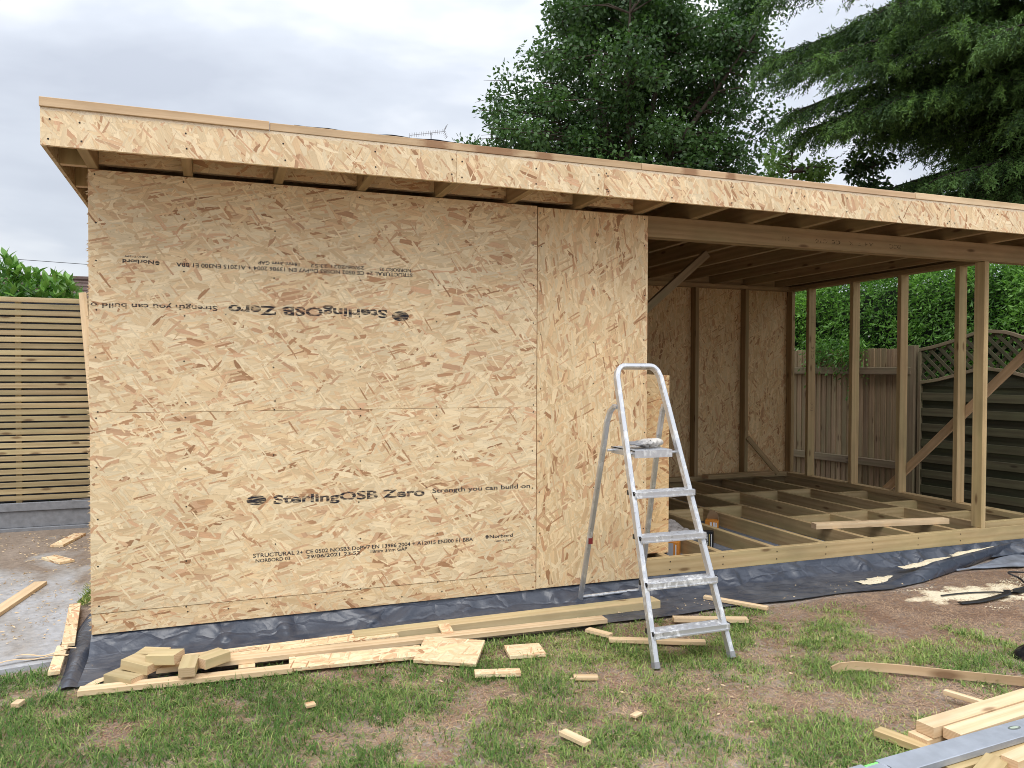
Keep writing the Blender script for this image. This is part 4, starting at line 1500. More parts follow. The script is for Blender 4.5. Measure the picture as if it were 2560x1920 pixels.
def laurel():
    rg = np.random.default_rng(21)
    root = empty('laurel_hedge', (-1.7, 4.15, GZ), 'bright green laurel hedge looking over the slatted fence', 'hedge')
    top = lambda x: np.where(x < -.85, 2.20 + .06 * np.sin(x * 9), 2.20 - .75 * (x + .85)) - np.where(x > -.62, 2.5 * (x + .62), 0)
    n = 9000
    x = rg.uniform(-3.8, -.58, n)
    y = rg.uniform(3.72, 4.55, n)
    z = GZ + .1 + (top(x) - GZ - .1) * rg.random(n) ** .55
    C = np.stack([x, y, z], 1)
    D = unit(rg.normal(size=(n, 3)) + np.array([0, -.5, .5]))
    V, F = leaf_quads(C, D, rg.uniform(.07, .12, n), rg.uniform(.03, .045, n), rg)
    o = np_mesh('foliage', V, F, LAUREL_I, root, np.repeat(rg.random(n), 4))
    o['kind'] = 'stuff'
    box('dark_hull', -3.6, -.75, 4.0, 4.5, GZ, 1.9, INNER, root, .02)  # added dark block standing in for the shade deep in the hedge
    # single leaves in front, each its own piece
    meshes = []
    for k in range(4):
        bm = bmesh.new()
        nseg, Wd, Ln = 6, .025 + .002 * k, .100 + .007 * k
        rows = []
        for i in range(nseg + 1):
            t = i / nseg
            wdt = Wd * math.sin(min(1, t * 1.05 + .04) * math.pi) ** .75 if i < nseg else .0008
            zz = .020 * t * t * (-1 if k % 2 else .4) + .0
            rows.append([bm.verts.new((Ln * t, -wdt, zz + wdt * .28)), bm.verts.new((Ln * t, 0, zz)), bm.verts.new((Ln * t, wdt, zz + wdt * .28))])
        for a, b in zip(rows, rows[1:]):
            bm.faces.new((a[0], b[0], b[1], a[1]))
            bm.faces.new((a[1], b[1], b[2], a[2]))
        me = bpy.data.meshes.new('leaf')
        bm.to_mesh(me)
        bm.free()
        me.polygons.foreach_set('use_smooth', [True] * len(me.polygons))
        me.materials.append(LAUREL_L)
        meshes.append(me)
    spots = []
    for k in range(64):                       # shoots with leaves in whorls
        bx = rg.uniform(-1.50, -.62)
        bz = float(top(np.array(bx))) - .02 - .34 * rg.random() ** 1.3
        by = 3.66 + rg.uniform(0, .20) + .2 * max(0, bz - 2.05)
        n_ = rg.integers(4, 8)
        for i in range(n_):
            a = i * 2.4 + rg.uniform(0, 1)
            spots.append((bx, by, bz + .016 * i, a, rg.uniform(.2, 1.15) + .08 * i))
    for (x, y, z, a, el) in spots:
        o = bpy.data.objects.new('leaf', meshes[rg.integers(0, 4)])
        COL.objects.link(o)
        o.parent = root
        o.location = (x + 1.7, y - 4.15, z - GZ)
        o.rotation_euler = (rg.uniform(-.5, .5), -el, a)


laurel()

# ------------------------------------------------------------------ right: close-board fence, trellis panel, hedge
FA = R(8.2)
FD = Vector((-math.sin(FA), math.cos(FA), 0))      # along the fence, away from the camera
FN = Vector((-math.cos(FA), -math.sin(FA), 0))     # towards the building
FO = Vector((7.692, 2.02, 0))


def fp(s, t, z):
    return FO + FD * s + FN * t + Vector((0, 0, z))


cb = empty('close_board_fence', fp(.1, 0, GZ), 'weathered close-board fence with two long rails behind the stud wall', 'fence')
for k in range(46):
    s = .105 + .0735 * k
    top = 1.580 + jt(.008)
    p0, p1 = fp(s + .045, -.012 + (.0), GZ + .02), fp(s + .045, -.012, top)
    beam('fence_board', p0, p1, .094, .013, OLD_B, cb, up=tuple(FN * 1.0 + FD * .16), bev=.002)
for za, zb in ((1.288, 1.370), (.248, .332)):
    beam('fence_rail', fp(.06, .034, (za + zb) / 2), fp(3.5, .034, (za + zb) / 2), .055, zb - za, OLD_R, cb, bev=.004)
beam('fence_post', fp(.062, .01, GZ - .05), fp(.062, .01, 1.605), .082, .085, OLD_R, cb, up=tuple(FN), bev=.003)

tp = empty('trellis_panel', fp(-.9, 0, GZ), 'dark bow-topped fence panel with diagonal trellis and horizontal slats', 'fence panel')
SE = 2.02
up_pts = [(2.0, 1.573), (1.81, 1.609), (1.62, 1.662), (1.42, 1.728), (1.27, 1.745), (1.1, 1.728), (.955, 1.671), (.75, 1.612), (.45, 1.578), (.17, 1.573)]
lo_pts = [(2.0, 1.222), (1.80, 1.252), (1.63, 1.300), (1.41, 1.358), (1.25, 1.371), (1.1, 1.350), (.95, 1.311), (.7, 1.253), (.45, 1.228), (.17, 1.222)]
ycs = np.array([p[0] for p in up_pts][::-1])
upz = lambda y: np.interp(y, ycs, np.array([p[1] for p in up_pts][::-1]))
loz = lambda y: np.interp(y, ycs, np.array([p[1] for p in lo_pts][::-1]))
ssub = lambda y: (y - 2.02) / FD.y


def curve_bar(name, fn, h_):
    yy = np.linspace(2.0, .17, 26)
    pts = [fp(ssub(y), .012, fn(y) - h_ / 2) for y in yy]
    V, F = sweep(pts, rect_prof(.042, h_, .003), (0, 0, 1))
    uvs = [((i // 8) * .075, (i % 8) * .012) for i in range(len(V))]
    mesh_from(name, V, F, OLD_R, tp, uvs=uvs)


curve_bar('top_rail', upz, .034)
curve_bar('trellis_rail', loz, .034)
for y in (1.995, .175):
    beam('side_stile', fp(ssub(y), .012, GZ + .03), fp(ssub(y), .012, float(upz(y)) - .036), .034, .044, OLD_R, tp, up=tuple(FN), bev=.002)
for sgn, t in ((1, .016), (-1, .004)):
    for c in np.arange(-1.0, 4.2, .118):
        yy = np.linspace(1.975, .195, 240)
        zz = c + sgn * (yy - 1.1) * 1.0
        if sgn < 0:
            zz = c - (yy - 1.1)
        inside = (zz < upz(yy) - .030) & (zz > loz(yy) + .002)
        if inside.sum() < 6:
            continue
        idx = np.where(inside)[0]
        for run in np.split(idx, np.where(np.diff(idx) > 1)[0] + 1):
            if len(run) < 6:
                continue
            a, b = run[0], run[-1]
            beam('lath', fp(ssub(yy[a]), t, zz[a]), fp(ssub(yy[b]), t, zz[b]), .010, .034, SLAT_D, tp, up=(0, 0, 1), bev=.001)
# infill below the curved rail
yy = np.linspace(1.975, .195, 30)
V = [fp(ssub(y), .010, float(loz(y)) - .036) for y in yy] + [fp(ssub(y), .010, 1.170) for y in yy] + [fp(ssub(y), -.008, float(loz(y)) - .036) for y in yy] + [fp(ssub(y), -.008, 1.170) for y in yy]
n = len(yy)
F = [(i, i + 1, i + 1 + n, i + n) for i in range(n - 1)] + [(i + 1 + 2 * n, i + 2 * n, i + 3 * n, i + 1 + 3 * n) for i in range(n - 1)] + [(i + n, i + 1 + n, i + 1 + 3 * n, i + 3 * n) for i in range(n - 1)]
mesh_from('infill_board', V, F, OLD_P, tp, uvs=[(y, v.z) for y, v in zip(list(yy) * 4, V)])
zlist = [1.101, .936, .770, .604, .440, .277, .113, -.045]
for i, z in enumerate(zlist):
    beam('slat', fp(ssub(1.975), .016, z - .042), fp(ssub(.195), .016, z - .042), .012, .084, SLAT_D, tp, bev=.002)
    beam('slat', fp(ssub(1.975), -.010, z + .042), fp(ssub(.195), -.010, z + .042), .012, .096, OLD_P, tp, bev=.002)
beam('centre_batten', fp(ssub(1.02), -.024, GZ + .05), fp(ssub(1.02), -.024, 1.26), .036, .014, OLD_R, tp, up=tuple(FN), bev=.002)
beam('fence_post', fp(ssub(.10), .005, GZ - .05), fp(ssub(.10), .005, 1.64), .090, .090, OLD_R, tp, up=tuple(FN), bev=.003)


def right_hedge():
    rg = np.random.default_rng(5)
    root = empty('flowering_hedge', fp(1.0, -.8, GZ), 'tall leafy green hedge dotted with white flowers behind the fence', 'hedge')
    Vs, Fs, Ts, off = [], [], [], 0
    n = 11500                                        # sprays of small leaves
    s = rg.uniform(-3.2, 6.5, n)
    z = GZ + .9 + 1.75 * rg.random(n) ** .8
    topz = 2.50 + .10 * np.sin(s * 2.3) + .22 * (fbm(s * 1.7 + 30, s * 0 + 2, 3) - .5)
    z = np.where(rg.random(n) < .26, topz + rg.uniform(-.20, .05, n), np.minimum(z, topz))
    bump = fbm(s * 1.9 + 60, z * 1.9 + 60, 8, 4)
    depth = .14 + .62 * (1 - bump) + .22 * np.clip((z - 2.2) / .4, 0, 1) ** 2
    t = -(depth + rg.exponential(.07, n))
    over = (rg.random(n) < .22) & (s > .62) & (s < 1.45)
    z = np.where(over, 1.72 - rg.exponential(.11, n), z)
    t = np.where(over, .05 + rg.uniform(-.12, .06, n), t)
    B = np.array([FO.x, FO.y, 0]) + np.outer(s, np.array(FD)) + np.outer(t, np.array(FN))
    B[:, 2] = z
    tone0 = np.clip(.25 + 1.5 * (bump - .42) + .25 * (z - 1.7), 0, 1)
    out_d = unit(np.array(FN) * .75 + rg.normal(size=(n, 3)) * .55 + np.array([0, 0, .05]))
    out_d[over] = unit(np.array([-.3, 0, -.8]) + rg.normal(size=(over.sum(), 3)) * .35)
    for k in range(7):
        C = B + out_d * (.020 * k)[..., None] if False else B + out_d * (.026 * k)
        C = C.copy()
        C[:, 2] -= .0022 * k * k
        side = unit(np.cross(out_d, rg.normal(size=(n, 3))))
        D = unit(out_d * .75 + side * (.9 if k < 6 else .0) * (1 if k % 2 else -1) + np.array([0, 0, -.12]))
        V, F = leaf_quads(C, D, rg.uniform(.040, .075, n), rg.uniform(.015, .024, n), rg)
        Vs.append(V); Fs.append(F + off); off += len(V)
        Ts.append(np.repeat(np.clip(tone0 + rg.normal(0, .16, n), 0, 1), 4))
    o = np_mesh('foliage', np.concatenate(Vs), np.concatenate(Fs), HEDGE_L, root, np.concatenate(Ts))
    o['kind'] = 'stuff'
    # near-black hull behind the leaves
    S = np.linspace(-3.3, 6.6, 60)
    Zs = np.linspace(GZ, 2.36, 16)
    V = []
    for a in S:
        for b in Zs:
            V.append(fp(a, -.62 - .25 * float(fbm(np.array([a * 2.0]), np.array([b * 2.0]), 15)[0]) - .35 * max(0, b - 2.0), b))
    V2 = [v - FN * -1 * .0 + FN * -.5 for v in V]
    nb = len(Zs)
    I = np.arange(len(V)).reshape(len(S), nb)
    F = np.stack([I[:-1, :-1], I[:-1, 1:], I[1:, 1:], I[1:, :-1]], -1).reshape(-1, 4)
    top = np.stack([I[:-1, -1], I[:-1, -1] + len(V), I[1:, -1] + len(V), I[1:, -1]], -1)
    np_mesh('inner_hull', np.array([tuple(v) for v in V + V2]), np.concatenate([F, F + len(V), top]), INNER, root)
    # flowers
    m = 110
    pick = rg.choice(np.where(~over)[0], m)
    C = B[pick] + out_d[pick] * .16 + np.array(FN) * .02
    Vs, Fs, off = [], [], 0
    for k in range(5):
        a = 2 * math.pi * k / 5
        e1, e2 = np.array(FD), np.array([0, 0, 1.0])
        D = unit(e1 * math.cos(a) + e2 * math.sin(a) + np.array(FN) * .35) * np.ones((m, 1))
        V, F = leaf_quads(C, D, .015, .012, rg, 0)
        Vs.append(V); Fs.append(F + off); off += len(V)
    o = np_mesh('flower', np.concatenate(Vs), np.concatenate(Fs), PETAL, root)
    o['kind'] = 'stuff'


right_hedge()

# ------------------------------------------------------------------ trees
RV = Vector((.935, -.353, 0))                         # across the view from the garden
FV = Vector((.353, .935, 0))                          # away down the garden


def broad_tree(name, base, lobes, n_cl, per, leaf, spread, mat, label, group=None, trunk_r=.16, fork=3.0, seed=1, limbs=9):
    rg = np.random.default_rng(seed)
    root = empty(name, base, label, 'tree', group)
    B = np.array(base)
    cl = []
    vol = np.array([l[3] * l[4] * l[5] for l in lobes])
    for li, (a, d, z, ra, rd, rz) in enumerate(lobes):
        k = max(3, int(round(n_cl * vol[li] / vol.sum())))
        u = unit(rg.normal(size=(k, 3))) * (rg.random((k, 1)) ** .42)
        cl.append(np.stack([a + u[:, 0] * ra, d + u[:, 1] * rd, z + u[:, 2] * rz], 1))
    cl = np.concatenate(cl)
    W = B + cl[:, :1] * np.array(RV) + cl[:, 1:2] * np.array(FV)
    W[:, 2] = cl[:, 2]
    # wood
    parts = []
    forkp = Vector(base) + Vector((0.1, 0, fork - base[2]))
    parts.append(tapered_tube([Vector(base), Vector(base) + Vector((.05, .02, (fork - base[2]) * .5)), forkp], [trunk_r * 1.25, trunk_r, trunk_r * .8], 9))
    far = np.argsort(-np.linalg.norm(W - np.array(forkp), axis=1))
    ends = []
    for i in far:
        p = W[i]
        if all(np.linalg.norm(p - q) > 1.15 for q in ends):
            ends.append(p)
        if len(ends) >= limbs:
            break
    limb_pts = []
    for e in ends:
        e = Vector(e)
        m1 = forkp.lerp(e, .35) + Vector((0, 0, .25 * (e - forkp).length * .5))
        m2 = forkp.lerp(e, .7) + Vector((rg.normal(0, .1), rg.normal(0, .1), .12 * (e - forkp).length * .4))
        pts = [forkp, forkp.lerp(m1, .5) + Vector((rg.normal(0, .06), rg.normal(0, .06), 0)), m1, m2, e]
        parts.append(tapered_tube(pts, [trunk_r * .6, trunk_r * .46, trunk_r * .34, trunk_r * .18, .012], 7))
        for a, b in zip(pts[1:], pts[2:]):
            for t in (0, .33, .66):
                limb_pts.append(np.array(a.lerp(b, t)))
    limb_pts = np.array(limb_pts)
    for p in W:
        dd = np.linalg.norm(limb_pts - p, axis=1) + .6 * np.maximum(0, limb_pts[:, 2] - p[2])
        q = Vector(limb_pts[np.argmin(dd)])
        e = Vector(p)
        L = (e - q).length
        if L < .05:
            continue
        m1 = q.lerp(e, .5) + Vector((rg.normal(0, .08) * L, rg.normal(0, .08) * L, .10 * L))
        parts.append(tapered_tube([q, m1, e, e + (e - m1) * .45 + Vector((0, 0, -.02))], [.020, .013, .008, .003], 4))
    V, F = join_vf(parts)
    tr = mesh_from('trunk', V, F, BARK, root, smooth=True)
    # leaves
    k = len(W)
    sz = rg.uniform(.7, 1.3, k)
    idx = np.repeat(np.arange(k), (per * sz).astype(int))
    n = len(idx)
    g = rg.normal(size=(n, 3))
    g = unit(g) * (rg.random((n, 1)) ** .5) * spread * sz[idx][:, None]
    g[:, 2] *= .72
    C = W[idx] + g
    D = unit(unit(g) * .7 + rg.normal(size=(n, 3)) * .6 + np.array([0, 0, -.35]))
    Lf = rg.uniform(.75, 1.2, n) * leaf
    V, F = leaf_quads(C, D, Lf, Lf * .62, rg, .18)
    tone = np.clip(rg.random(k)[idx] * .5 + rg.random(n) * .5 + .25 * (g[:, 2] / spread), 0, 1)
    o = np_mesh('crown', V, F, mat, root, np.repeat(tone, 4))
    return root


# the big tree behind the roof; lobes: across, away, height, radii
broad_tree('broadleaf_tree', (7.9, 9.0, GZ),
           [(.15, 0, 7.0, 1.95, 1.8, 1.9), (-1.75, -.2, 5.6, 1.25, 1.3, 1.15), (.1, .1, 5.0, 2.3, 1.8, 1.2), (1.75, 0, 6.9, 1.05, 1.2, 1.5),
            (2.4, -.3, 5.5, .45, .6, 1.0), (1.3, 0, 5.0, .9, 1.1, 1.0), (-.2, .3, 8.6, 1.5, 1.5, 1.0), (-2.55, -.2, 5.2, .5, .7, .7), (2.2, -.2, 7.6, .75, 1.0, .9)],
           600, 128, .092, .36, LEAF_BIG, 'large dark green broadleaf tree rising behind the middle of the roof', trunk_r=.19, fork=3.4, seed=14, limbs=12)
broad_tree('small_tree', (8.83, 5.31, GZ), [(0, 0, 4.05, .52, .5, .72), (-.25, 0, 3.6, .5, .5, .6), (.3, 0, 3.5, .5, .5, .5)], 52, 85, .075, .21, LEAF_PALE,
           'small light green tree just above the roof beside the big tree', trunk_r=.05, fork=2.3, seed=22, limbs=5)
broad_tree('small_tree', (9.845, 4.925, GZ), [(0, 0, 4.1, .40, .5, .85), (.1, 0, 3.4, .6, .5, .7), (.35, 0, 3.55, .3, .4, .45)], 70, 100, .078, .21, LEAF_DK,
           'small dark-leaved tree in front of the cedar at the roof edge', trunk_r=.06, fork=2.3, seed=23, limbs=5)
broad_tree('shrub', (-.44, 6.0, GZ), [(0, 0, 2.5, .36, .4, .42), (0, 0, 1.7, .5, .5, .6)], 26, 60, .08, .15, LEAF_DK,
           'dark shrub whose tip peeps out past the wall edge', trunk_r=.035, fork=.8, seed=30, limbs=4)


def cedar():
    rg = np.random.default_rng(77)
    base = Vector((11.76, 3.14, GZ))
    root = empty('cedar_tree', base, 'large cedar with drooping feathery branches filling the sky at the right', 'tree')
    parts = [tapered_tube([base, base + Vector((0, 0, 3.5)), base + Vector((.1, 0, 7)), base + Vector((.1, .1, 12))], [.34, .29, .22, .05], 12)]
    limbs = []
    # (height at trunk, across, away, tip height)
    spec = [(6.9, -4.25, -.4, 6.45), (6.4, -4.05, .5, 5.85), (6.0, -3.95, -.3, 5.45), (5.4, -3.85, .1, 4.95), (5.1, -3.35, -.5, 4.70), (4.5, -2.35, .2, 3.95), (4.2, -1.7, -.4, 3.70),
            (7.4, -3.7, .2, 7.1), (7.9, -3.2, -.6, 7.6), (8.4, -2.9, .4, 8.1), (6.2, -3.2, -1.4, 5.75), (6.8, -2.8, -1.9, 6.5), (5.7, -2.6, -1.5, 5.45), (7.2, -2.2, 1.6, 6.9),
            (6.6, -1.6, -2.6, 6.0), (5.6, -1.3, -2.2, 5.3), (4.1, -1.0, -1.6, 3.6), (7.6, -1.2, -2.6, 7.1), (5.9, -1.7, 1.8, 5.6), (6.6, 2.6, -1.5, 6.0), (5.6, 2.9, .8, 5.1), (7.4, 2.4, 1.6, 7.0),
            (4.35, -2.9, .9, 3.75), (5.25, -3.0, 1.1, 5.0), (5.5, -3.5, .6, 4.85), (5.2, -3.0, -.9, 4.75), (5.1, -2.5, .4, 4.75), (5.3, -2.1, -.8, 4.95),
            (5.0, -1.7, .6, 4.8), (5.4, -2.9, 0, 5.05), (5.8, -3.4, -.8, 5.25), (6.2, -3.7, .4, 5.65), (4.9, -1.2, -1.0, 4.65), (4.25, -2.2, -.9, 3.85), (4.0, -1.3, .5, 3.6), (4.3, -1.2, 1.0, 4.0), (6.5, -3.9, 1.0, 6.0)]
    for k in range(30):
        a, d = rg.uniform(-2.7, 2.6), rg.uniform(-2.6, 2.4)
        z0 = rg.uniform(5.1, 9.6)
        spec.append((z0, a, d, z0 - rg.uniform(.1, .6)))
    for k in range(26):                      # low inner boughs
        a, d = rg.uniform(-1.9, 1.8), rg.uniform(-2.2, 2.2)
        z0 = rg.uniform(4.0, 5.5)
        spec.append((z0, a, d, z0 - rg.uniform(.1, .45)))
    for (z0, a, d, z1) in spec:
        p0 = base + Vector((0, 0, z0 - .55 - base.z))
        p1 = base + RV * a + FV * d
        p1.z = z1
        L = (p1 - p0).length
        m1 = p0.lerp(p1, .33) + Vector((0, 0, .15 * L + .1))
        m2 = p0.lerp(p1, .68) + Vector((rg.normal(0, .1), rg.normal(0, .1), .10 * L))
        pts = []
        ctrl = [p0, m1, m2, p1]
        for i in range(3):
            aa, b, c, e = ctrl[max(i - 1, 0)], ctrl[i], ctrl[i + 1], ctrl[min(i + 2, 3)]
            for k in range(5):
                t = k / 5
                pts.append(.5 * ((2 * b) + (c - aa) * t + (2 * aa - 5 * b + 4 * c - e) * t * t + (3 * b - aa - 3 * c + e) * t ** 3))
        pts.append(p1)
        n = len(pts)
        parts.append(tapered_tube(pts, [.075 * (1 - i / n) ** 1.3 + .005 for i in range(n)], 7))
        limbs.append((pts, L))
    Cs, Ds, Ls, Ts = [], [], [], []
    for pts, L in limbs:
        P_ = np.array([tuple(p) for p in pts])
        ns = int(23 * L)
        for q in range(ns):
            u = .10 + .90 * (q + rg.random()) / ns
            f = u * (len(P_) - 1)
            i = min(int(f), len(P_) - 2)
            p = P_[i] * (1 - f + i) + P_[i + 1] * (f - i)
            d0 = unit(P_[i + 1] - P_[i])
            sd_ = np.cross(d0, [0, 0, 1.0]) * (1 if q % 2 else -1)
            ln = (.34 + .80 * (1 - u) ** .7) * rg.uniform(.6, 1.15)
            dr = unit(d0 * rg.uniform(.5, 1.0) + sd_ * rg.uniform(.25, .9) + np.array([0, 0, rg.uniform(-.05, .22)]))
            m = max(4, int(ln / .055))
            lit = rg.random()
            tip = None
            for j in range(m):
                v = (j + 1) / m
                c = p + dr * ln * v
                c[2] -= .34 * ln * v * v
                # hanging feathery twig
                tl = rg.uniform(.10, .30) * (1.15 - .3 * v)
                td = unit(dr * .55 + np.array([0, 0, -.75]) + rg.normal(size=3) * .28)
                nn = 16
                w_ = np.linspace(0, 1, nn)
                cc = c + np.outer(w_ * tl, td)
                dd = unit(td * .8 + rg.normal(size=(nn, 3)) * .62)
                Cs.append(cc); Ds.append(dd)
                Ls.append(rg.uniform(.028, .05, nn))
                Ts.append(np.clip(.12 + .30 * lit + .38 * v * lit + rg.normal(0, .09, nn) + .14 * (w_ < .3), 0, 1))  # twig tops and spray ends toned lighter: light put into the needle colour
            parts.append(tapered_tube([Vector(p), Vector(p + dr * ln * .5 - np.array([0, 0, .08 * ln])), Vector(p + dr * ln - np.array([0, 0, .34 * ln]))], [.009, .005, .002], 3))
    C, D, L_, T = np.concatenate(Cs), np.concatenate(Ds), np.concatenate(Ls), np.concatenate(Ts)
    V, F = leaf_quads(C, D, L_ * 1.35, np.full(len(C), .016), rg, .1)
    V1, F1 = join_vf(parts)
    mesh_from('trunk', V1, F1, BARK_D, root, smooth=True)
    np_mesh('crown', V, F, NEEDLE, root, np.repeat(T, 4))


cedar()

# ------------------------------------------------------------------ far houses and aerials
TILE = simple_mat('brown_roof_tile', (.095, .062, .052), .85, 0, .25, 9, bump=.3)
BRICK = simple_mat('red_brick_wall', (.26, .13, .09), .9, 0, .2, 14)
WFRAME = simple_mat('white_frame', (.75, .75, .75), .5)
GLASS = simple_mat('window_glass', (.03, .035, .04), .08)


def house(name, x0, x1, y0, y1, eave, ridge, label, wins):
    h = empty(name, ((x0 + x1) / 2, y0, GZ), label, 'house')
    box('wall', x0, x1, y0, y1, GZ, eave, BRICK, h, .01)
    ym = (y0 + y1) / 2
    o_ = .35
    parts = []
    for sgn, ye in ((-1, y0 - o_), (1, y1 + o_)):
        rows = 14
        for r in range(rows):
            t0, t1 = r / rows, (r + 1) / rows
            ya, za = ye + (ym - ye) * t0, eave - .1 + (ridge - eave + .1) * t0
            yb, zb = ye + (ym - ye) * t1, eave - .1 + (ridge - eave + .1) * t1
            parts.append(([(x0 - .3, ya, za + .05), (x1 + .3, ya, za + .05), (x1 + .3, yb, zb + .01), (x0 - .3, yb, zb + .01), (x0 - .3, ya, za), (x1 + .3, ya, za)],
                          [(0, 1, 2, 3), (4, 5, 1, 0)]))
    V, F = join_vf(parts)
    rf = mesh_from('roof', V, F, TILE, h)
    for gx_ in (x0, x1):
        mesh_from('gable', [(gx_, y0, eave), (gx_, y1, eave), (gx_, ym, ridge - .06)], [(0, 1, 2)], BRICK, h)
    V, F = sweep([(x0 - .3, ym, ridge + .03), (x1 + .3, ym, ridge + .03)], circ_prof(.11, 8))
    mesh_from('ridge_tiles', V, F, TILE, rf)
    for (wx, wz) in wins:
        fr = box('window', wx - .6, wx + .6, y0 - .06, y0 - .005, wz - .5, wz + .5, WFRAME, h, .01)
        box('pane', wx - .52, wx - .03, y0 - .075, y0 - .0605, wz - .42, wz + .42, GLASS, fr, .002)
        box('pane', wx + .03, wx + .52, y0 - .075, y0 - .0605, wz - .42, wz + .42, GLASS, fr, .002)
    return h, rf


hb, _rf = house('bungalow', -9.5, 1.5, 25, 31, 2.45, 4.50, 'brown-roofed bungalow far behind the slatted fence', [(-7, 1.3), (-3.5, 1.3)])
hh, rf2 = house('house', 6.2, 13.5, 22, 30, 5.2, 8.5, 'two-storey brick house hidden behind the roof, carrying the television aerial', [(7.8, 1.4), (11.5, 1.4), (7.8, 4.1), (11.5, 4.1)])
box('chimney', 8.1, 8.75, 25.6, 26.3, 7.9, 9.62, BRICK, rf2, .01)


def aerial(x, y, z0, z1, ang, L, label):
    e = empty('tv_aerial', (x, y, z0), label, 'aerial', 'television aerials')
    V, F = sweep([(x, y, z0), (x, y, z1)], circ_prof(.022, 6))
    M_ = simple_mat('dull_aluminium', (.30, .31, .33), .5, .5)
    mesh_from('mast', V, F, M_, e)
    a = R(ang)
    d = Vector((math.cos(a), 0, .22)).normalized()
    c = Vector((x, y - .03, z1 - .02))
    p0, p1 = c - d * L * .62, c + d * L * .38
    V, F = sweep([p0, p1], circ_prof(.012, 6))
    mesh_from('boom', V, F, M_, e)
    parts = []
    for k in range(15):
        q = p0.lerp(p1, k / 15)
        h_ = .055
        parts.append(sweep([q + Vector((-.02, -h_ * 2, h_)), q + Vector((.02, h_ * 2, -h_))], circ_prof(.006, 4)))
    V, F = join_vf(parts)
    el = mesh_from('element', V, F, M_, e)
    el['kind'] = 'stuff'
    parts = []
    for s in (-1, 1):
        for k in range(4):
            q = p1 + Vector((.0 + .03 * abs(k), 0, s * (.05 + .06 * k)))
            parts.append(sweep([q + Vector((0, -.2, 0)), q + Vector((0, .2, 0))], circ_prof(.007, 4)))
        parts.append(sweep([p1, p1 + Vector((.10, 0, s * .24))], circ_prof(.010, 4)))
    V, F = join_vf(parts)
    mesh_from('reflector', V, F, M_, e)
    return e


aerial(8.42, 25.3, 9.0, 10.42, 2, 1.40, 'television aerial on its mast just above the roof line')
aerial(-7.62, 27.9, 4.3, 6.10, 180, 1.1, 'second television aerial at the far left edge of the sky')
V, F = sweep([(-7.62, 27.85, 5.18), (-3.2, 26.2, 4.86), (0, 24.4, 4.62), (6.25, 21.95, 4.55)], circ_prof(.010, 5))
base = Vector((-3.2, 26.2, 4.86))
o = mesh_from('overhead_wire', [v - base for v in V], F, BLACK_P)
o.location = base
tag(o, 'thin overhead wire crossing the sky above the bungalow roof', 'wire')

# ------------------------------------------------------------------ sawdust and shavings
def dust_patch(name, cx, cy, rx, ry, ang, h, z, label, seed, thr=.42, mat=SAWDUST):
    n1, n2 = 90, 60
    X, Y = np.meshgrid(np.linspace(-1, 1, n1), np.linspace(-1, 1, n2))
    rr = np.sqrt(X * X + Y * Y)
    k = fbm(X * rx * 9 + seed, Y * ry * 9 + seed, seed, 5)
    hgt = np.clip((1 - rr) * .9 + (k - .5) * 1.5 - thr + .42, -1, 1)
    Z = np.clip(hgt, 0, .5) * 2 * h
    a = R(ang)
    PX = cx + X * rx * math.cos(a) - Y * ry * math.sin(a)
    PY = cy + X * rx * math.sin(a) + Y * ry * math.cos(a)
    zz = z(PX, PY) if callable(z) else z
    I = np.arange(X.size).reshape(X.shape)
    F = np.stack([I[:-1, :-1], I[:-1, 1:], I[1:, 1:], I[1:, :-1]], -1).reshape(-1, 4)
    keep = (hgt.ravel()[F] > .0).any(1)
    F = F[keep]
    used = np.unique(F)
    mp = np.full(X.size, -1)
    mp[used] = np.arange(len(used))
    V = np.stack([PX, PY, zz + Z - .002], -1).reshape(-1, 3)[used]
    o = np_mesh(name, V, mp[F], mat, None, smooth=True)
    return tag(o, label, None, None, 'stuff')


gh = lambda x, y: ground_h(x, y) + .004
dust_patch('sawdust', 5.15, -.70, .55, .20, -4, .006, gh, 'pale sawdust scattered over the soil by the cables', 3, .66)
dust_patch('sawdust', 5.75, -.86, .60, .13, -8, .007, gh, 'pale sawdust under the cables at the right', 6, .62)
dust_patch('sawdust', 4.84, -.285, .22, .060, 2, .006, GZ + .012, 'yellow sawdust heap on the black membrane', 8, .35)
dust_patch('sawdust', 5.45, -.165, .42, .040, 8, .012, GZ + .055, 'sawdust caught in the folded membrane lip', 9, .20)
dust_patch('sawdust', 6.15, .0, .45, .030, 11, .012, GZ + .060, 'sawdust farther along the folded membrane lip', 12, .20)
dust_patch('sawdust', .085, -.405, .024, .060, -40, .006, GZ + .010, 'sawdust and shavings on the left end of the membrane', 15, .38, SHAVING)


def shavings(name, n, box_, zf, label, seed, mat=SHAVING, ll=(.01, .04)):
    rg = np.random.default_rng(seed)
    x = rg.uniform(box_[0], box_[1], n)
    y = rg.uniform(box_[2], box_[3], n)
    keep = fbm(x * 3 + 9, y * 3 + 9, seed, 3) > .47
    x, y = x[keep], y[keep]
    n = len(x)
    z = zf(x, y) if callable(zf) else np.full(n, zf)
    a = rg.uniform(0, 2 * np.pi, n)
    D = unit(np.stack([np.cos(a), np.sin(a), rg.uniform(-.05, .25, n)], 1))
    L = rg.uniform(*ll, n)
    V, F = leaf_quads(np.stack([x, y, z + .003], 1), D, L, rg.uniform(.003, .009, n), rg, .1)
    o = np_mesh(name, V, F, mat)
    return tag(o, label, None, None, 'stuff')


